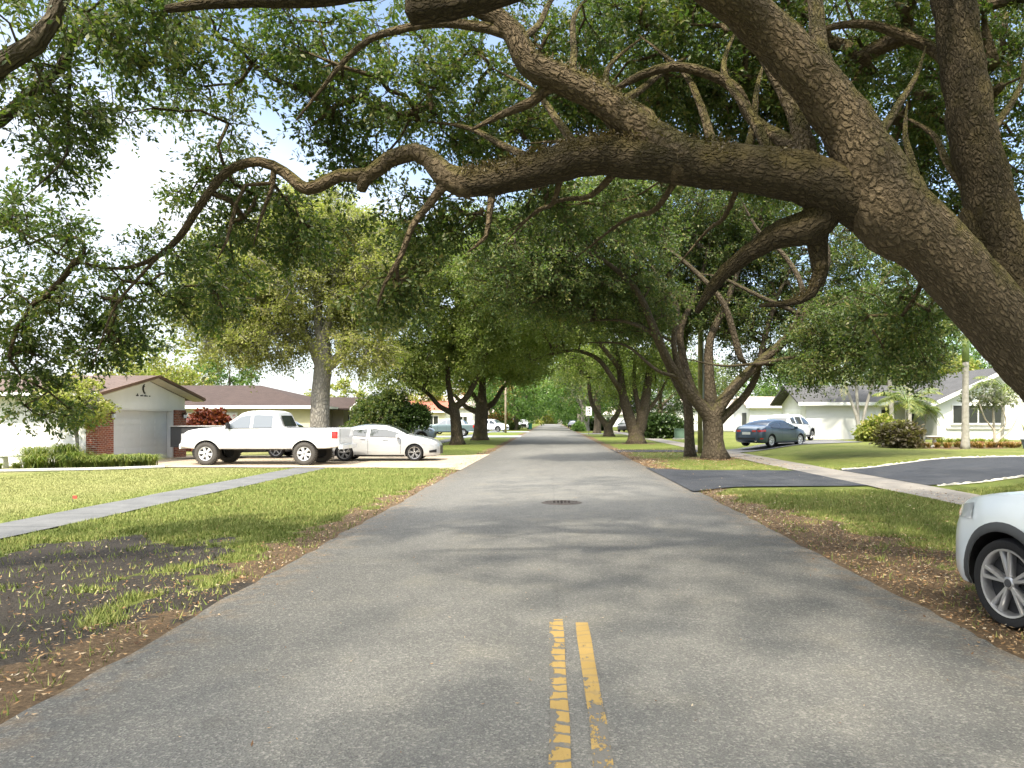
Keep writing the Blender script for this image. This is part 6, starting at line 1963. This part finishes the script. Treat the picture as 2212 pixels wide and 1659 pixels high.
def build_plants():
    # planting before the brick house
    sp = []
    for x, y, n, h, r in ((-17.9, 25.8, 420, 1.25, 1.0), (-17.1, 26.1, 420, 1.4, .95), (-16.5, 25.6, 330, 1.0, .85), (-17.5, 25.2, 260, .85, .9)):
        sp.append((x, y, n, h, r, .015, 1.5))
    clump_plant('strap_leaf_plant', 'tall arching strap leaved clump before the brick house wall', 'plant', sp, M_BLADE, 'strap leaved plants before the brick house')
    sp = [(x, 25.2 + .55 * random.random() + (x + 16.6) * .25, 230, .72 + .15 * random.random(), .62, .014, 1.5) for x in np.arange(-16.3, -14.0, .26)]
    clump_plant('strap_leaf_plant', 'low dense row of strap leaves beside the garage door', 'plant', sp, M_BLADE, 'strap leaved plants before the brick house')
    sp = [(x, 25.0 + .9 * random.random() - .2, 130, .30, .32, .013, 1.2) for x in np.arange(-19.6, -16.8, .33)]
    clump_plant('strap_leaf_plant', 'short strap leaves at the foot of the concrete bench', 'plant', sp, M_BLADE, 'strap leaved plants before the brick house')
    simple_tree('young_tree', 'slender young tree in front of the white wall of the brick house', 'tree', -16.85, 26.2, 3.3, 1.15, .055, 46, M_OAKY, None, M_BARKG, L=.13, squash=.8, spread=.34)
    bush('croton_bush', 'red leaved bush behind the black trailer', 'bush', [(-18.6, 40.2, .95, 1.25, .9, .95)], 90, M_CROT, .24, .36)
    bush('hedge', 'big loose green shrub behind the silver sedan', 'hedge', [(-10.9, 47.5, 1.6, 1.7, 1.3, 1.7), (-11.4, 47, .8, 1.5, 1.2, .9), (-10.4, 48, 2.5, 1.1, 1.0, .9), (-12.6, 46.5, .55, .8, .7, .6)], 300, M_OAK, .16, .42)
    bush('hedge', 'dark flat topped topiary on a bare stem beside the big green shrub', 'hedge', [(-8.95, 47.6, 1.9, .95, .8, .5)], 170, M_DARK, .13, .34, True, None, (-9.8, -8.2, 47.1, 48.2, 1.35, 2.35))
    bush('bush', 'low yellow green bush against the peach house', 'bush', [(-14.3, 55, .7, .7, .6, .9)], 50, M_LIME, .2, .35)
    bush('hedge', 'rounded dark hedge on the mulch beside the green utility box', 'hedge', [(9.9, 66, .95, 1.7, 1.1, .95), (8.9, 66, .7, .9, .8, .7), (11.2, 66.5, .7, .9, .8, .7)], 200, M_DARK, .24, .45)
    bush('hedge', 'clipped green bush behind the white road sign', 'hedge', [(7.4, 112, .75, 1.5, 1.0, .75)], 80, M_DARK, .3, .4)
    bush('hedge', 'small green hedge on the verge near the grey trunked oak', 'hedge', [(3.9, 104, .6, .6, .8, .6)], 50, M_LIME, .25, .35)
    bush('hedge', 'clipped low hedge behind the utility pole', 'hedge', [(-7.8, 118, .5, 2.6, .7, .55)], 90, M_OAK, .28, .4)
    bush('bush', 'orange leaved bush beside the utility pole', 'bush', [(-8.6, 124, 1.2, 2.4, 1.4, 1.3)], 90, M_RUST, .34, .6)
    # the palms in the garden on the far side
    g = 'palms in front of the grey roofed house'
    palm('palm_tree', 'tall ringed palm with a bright green crownshaft by the stone edged driveway', 19.75, 35.3, 4.15, .165, 15, 2.6, .55, (.02, 0), 1.75, None, .75, 1.35, g)
    for lx, ly, h, lb in ((-1.1, 0, 4.0, 'left leaning thin palm stem of the triple clump'), (-.15, .4, 5.8, 'upright middle palm stem of the triple clump'), (1.15, .2, 4.7, 'right leaning thin palm stem of the triple clump')):
        palm('palm_tree', lb, 20.95 + lx * .05, 50.0 + ly, h, .105, 17, 2.1, .55, (lx, ly), .5, None, .9, 1.2, g)
    palm('palm_tree', 'slim pale palm leaning before the entrance door', 22.6, 49.0, 6.0, .15, 18, 2.5, .65, (-.35, 0), .6, None, .9, 1.2, g)
    palm('palm_tree', 'thicker pale palm beside the leaning slim palm', 22.9, 47.5, 6.2, .20, 18, 2.5, .65, (.25, 0), .6, None, .9, 1.2, g)
    palm('palm_tree', 'bushy low palm with yellow tipped fronds before the white wall', 20.15, 42.0, 2.0, .09, 22, 2.3, .7, (.05, 0), .35, None, .75, 1.3, g)
    palm('palm_tree', 'small ragged palm before the wide window', 21.4, 42.5, 1.75, .065, 9, 1.1, .42, (.12, 0), .2, None, .95, 1.3, g)
    palm('palm_tree', 'low yellow palm half hidden by the leaning oak trunk', 26.2, 43, 2.9, .10, 18, 2.4, .65, (.1, 0), .3, None, .9, 1.3, g)
    # shrubs in the bed
    sh = 'shrubs in the garden bed'
    bush('shrub', 'bright yellow green shrub at the foot of the pale palms', 'shrub', [(21.0, 46.8, .95, 1.5, .7, .65)], 70, M_YELL, .26, .40, True, sh)
    bush('shrub', 'bronze and grey shrub at the edge of the bed', 'shrub', [(17.4, 36.4, .65, .65, .6, .65), (17.1, 37.3, .8, .5, .5, .55)], 70, leafmat('bronze leaves', [(0, (.05, .045, .02)), (.5, (.13, .10, .05)), (1, (.30, .26, .20))]), .2, .34, True, sh)
    clump_plant('bromeliad', 'low tawny bromeliads around the bird bath', 'plant', [(x, 36.3 + random.uniform(-.5, .5), 70, .34, .36, .022, 1.1) for x in np.arange(17.7, 20.0, .33)], M_ORNG, sh)
    clump_plant('bromeliad', 'orange bromeliads spreading past the tall ringed palm', 'plant', [(x, 36.6 + random.uniform(-.9, .9) + (x - 20) * .15, 70, .34, .38, .022, 1.1) for x in np.arange(20.2, 24.6, .3)], M_ORNG, sh)
    clump_plant('bromeliad', 'yellow green bromeliads below the wide window', 'plant', [(x, 40.5 + random.uniform(-.5, .5), 60, .42, .4, .03, 1.0) for x in np.arange(21.6, 25.2, .34)], M_YELL, sh)
    clump_plant('bromeliad', 'reddish ground cover behind the orange bromeliads', 'plant', [(x, 38.6 + random.uniform(-.4, .4), 60, .3, .36, .025, 1.1) for x in np.arange(21.4, 24.2, .3)], M_CROT if False else leafmat('salmon leaves', [(0, (.2, .07, .03)), (.6, (.42, .18, .10)), (1, (.5, .3, .15))]), sh)
    clump_plant('strap_leaf_plant', 'grey green spiky plant beside the bird bath', 'plant', [(20.6, 39.3, 70, .55, .5, .03, .9)], M_YELL, sh)
    # bare frangipani
    limbs = [([np.array([22.6, 37.6, .2]), np.array([22.5, 37.6, 1.2]), np.array([22.45, 37.6, 2.3])], [.075, .065, .05]),
             ([np.array([22.5, 37.6, 1.1]), np.array([22.0, 37.5, 1.7]), np.array([21.7, 37.5, 2.5])], [.045, .04, .03]),
             ([np.array([22.55, 37.6, .9]), np.array([23.1, 37.6, 1.5]), np.array([22.8, 37.5, 2.4])], [.045, .04, .03]),
             ([np.array([22.6, 37.6, .5]), np.array([23.3, 37.5, 1.2]), np.array([23.7, 37.5, 2.0])], [.05, .04, .03])]
    cl = blob((22.3, 37.6, 2.9), (1.3, .9, .55), 40)
    tree('frangipani_tree', 'pale bare branched small tree beside the wooden fence', 'tree', limbs, cl, None, M_TAN, leafmat('grey green leaves', [(0, (.07, .08, .05)), (.5, (.16, .17, .12)), (1, (.30, .29, .24))]), n_twig=5, n_leaf=9, spread=.34, L=.16, W=.04, twr=.008, twigs=False)
    # wooden fence
    r = thing('fence', 'orange brown wooden fence beyond the white gable wall', 'fence', (35, 49.5, .3))
    f = MB()
    for i in range(26):
        f.box((36.3 + i * .2 - 3, 49.5 + .003 * (i % 3), 1.2), (.185, .03, 1.8))
    f.build('board_panel', M_FENCE, r, world=True)
    for i in range(4):
        MB().box((33.2 + i * 1.7, 49.6, 1.2), (.1, .1, 1.95)).build('post', M_WOOD, r, world=True)
    # rounded white bird bath
    z = .3
    b = MB().lathe([(0, 0), (.16, 0), (.17, .05), (.10, .10), (.07, .22), (.11, .30), (.07, .38), (.09, .46), (.30, .50), (.40, .56), (.38, .57), (.30, .545), (0, .54)], (0, 0, 0), 24)
    o = b.build('bird_bath', M_WCONC, smooth=True, angle=40)
    o.location = (19.1, 36.9, z)
    tag(o, 'small white concrete bird bath among the tawny bromeliads', 'bird bath')
    # potted plant
    r = thing('potted_plant', 'spiky plant in a slate blue pot beside the bed', 'potted plant', (22.75, 35.3, .3))
    MB().lathe([(0, 0), (.20, 0), (.30, .40), (.33, .42), (.33, .46), (.28, .46), (.26, .40), (0, .38)], (0, 0, 0), 24).build('pot', M_BLUEPOT, r, True, 40)
    v, q = [], []
    strap_clump(v, q, (0, 0, .4), 60, .85, .35, .02, .6)
    link('foliage', np_mesh('foliage', np.vstack(v), np.vstack(q)), M_BLADE, r)
    # concrete bench
    r = thing('bench', 'white concrete bench against the white house wall', 'bench', (-18.75, 25.9, 0))
    MB().box((0, 0, .44), (1.25, .40, .08)).build('seat', M_WCONC, r, bevel=.02)
    for s in (-.38, .38):
        MB().box((s, 0, .20), (.16, .32, .40), 0, 0, .8).build('leg', M_WCONC, r, bevel=.015)
    # trailer behind the pickup
    r = thing('utility_trailer', 'black low sided trailer standing between the brick pillar and the white pickup', 'trailer', (-14.75, 31.6, .026))
    bx = MB().box((0, 0, .55), (2.2, 1.5, .05))
    bx.box((-1.07, 0, .98), (.05, 1.5, .80)).box((0, -.73, .98), (2.08, .05, .80)).box((0, .73, .98), (2.08, .05, .80)).box((1.07, 0, .98), (.05, 1.5, .80))
    bx.build('tray', M_DGREY, r)
    MB().box((0, -.78, 1.395), (2.2, .07, .03)).box((0, .78, 1.395), (2.2, .07, .03)).build('rail', M_BRALLOY, r)
    for s in (-1, 1):
        wheel(r, (0.2, s * .86, .32), .32, .19, s, 5, .19, M_ALLOY)
    MB().box((1.6, 0, .50), (1.0, .08, .08)).build('drawbar', M_DGREY, r)
    # green wheeled bins
    def bin_(x, y, z, label, rot=0):
        r = thing('wheeled_bin', label, 'bin', (x, y, z), rot, 'green wheeled bins')
        MB().box((0, 0, .52), (.5, .55, .92), 0, 0, 1.18).build('tub', M_GREEN, r, bevel=.03)
        MB().box((0, -.02, 1.02), (.64, .70, .07)).build('lid', M_GREEN, r, bevel=.02)
        MB().tube([(-.25, .36, .98), (.25, .36, .98)], .02, 6).build('handle', M_GREEN, r)
        for s in (-1, 1):
            MB().lathe([(.0, -.03), (.12, -.03), (.12, .03), (0, .03)], (0, 0, 0), 14, 0, 'y').build('wheel', M_RUBBER, r).matrix_local = Matrix.Translation((s * .27, .26, .12)) @ Matrix.Rotation(R(90), 4, 'Z')
    bin_(-3.45, 124, 0, 'green wheeled bin at the kerb far down the road')
    bin_(13.9, 50.5, .3, 'green wheeled bin by the white wall behind the slate blue sedan', .5)
    # utility box
    r = thing('utility_box', 'green metal transformer cabinet beside the rounded dark hedge', 'utility box', (10.75, 62, 0.02))
    MB().box((0, 0, .06), (.95, .95, .12)).build('plinth', M_CONC, r, bevel=.01)
    MB().box((0, 0, .48), (.72, .72, .72)).build('cabinet', M_UGREEN, r, bevel=.02)
    MB().box((0, -.02, .86), (.76, .78, .05)).build('lid', M_UGREEN, r, bevel=.01)
    # poles
    r = thing('utility_pole', 'mossy wooden pole with a grey conduit between the slim oak and the spreading oak', 'pole', (7.45, 37, 0))
    MB().tube([(0, 0, -.1), (0, 0, 4), (0, 0, 9)], [.12, .115, .10], 12).build('pole', pmat('mossy pole', (.20, .19, .08), .9, .1, var=.3, vs=3), r, True)
    MB().tube([(.17, -.03, 0), (.17, -.03, 3.2), (.13, -.03, 6)], .05, 8).build('conduit', pmat('grey conduit', (.33, .36, .38), .6, .3), r, True)
    r = thing('utility_pole', 'thin pale wooden pole on the sunny verge past the stout oak', 'pole', (-5.75, 94, 0))
    MB().tube([(0, 0, -.1), (0, 0, 4), (0, 0, 9)], [.14, .13, .11], 10).build('pole', M_WOOD, r, True)
    MB().box((0, 0, 8.6), (1.6, .1, .1)).build('cross_arm', M_WOOD, r)
    r = thing('utility_pole', 'distant pale pole behind the white van', 'pole', (-5.9, 150, 0))
    MB().tube([(0, 0, -.1), (0, 0, 4), (0, 0, 9)], [.16, .15, .13], 10).build('pole', M_WOOD, r, True)
    MB().box((0, 0, 8.6), (1.6, .1, .1)).build('cross_arm', M_WOOD, r)
    # road signs
    r = thing('road_sign', 'white rectangular road sign with worn dark marks on a thin post', 'sign', (4.2, 82, 0))
    MB().tube([(0, .03, 0), (0, .03, 3.1)], .03, 8).build('post', M_DGREY, r)
    MB().box((0, 0, 2.62), (.66, .02, .98)).build('sign_face', M_WSIGN, r, bevel=.004)
    mk = MB()
    for u, z, a, b in ((-.06, 2.98, .30, .07), (.06, 2.89, .22, .10), (-.08, 2.70, .34, .05), (.08, 2.60, .12, .16), (-.12, 2.56, .10, .12), (-.04, 2.40, .40, .05), (.12, 2.30, .2, .06)):
        mk.box((u, -.013, z), (a, .004, b))
    mk.build('lettering', M_BLACK, r)
    r = thing('road_sign', 'yellow diamond warning sign at the far end of the road', 'sign', (2.9, 258, 0))
    MB().tube([(0, .03, 0), (0, .03, 2.8)], .04, 8).build('post', M_DGREY, r)
    d = MB().box((0, 0, 0), (1.1, .03, 1.1)).build('sign_face', M_YSIGN, r)
    d.location = (0, 0, 2.4)
    d.rotation_euler = (0, R(45), 0)
    # tiny red marker flag on the lawn
    r = thing('marker_flag', 'tiny red marker flag standing on the pale lawn', 'flag', (-9.75, 15.1, 0))
    MB().tube([(0, 0, 0), (0, 0, .14)], .004, 5).build('wire', M_DGREY, r)
    MB().box((.045, 0, .115), (.09, .003, .06)).build('flag', pmat('red flag', (.55, .08, .06), .6), r)

build_plants()
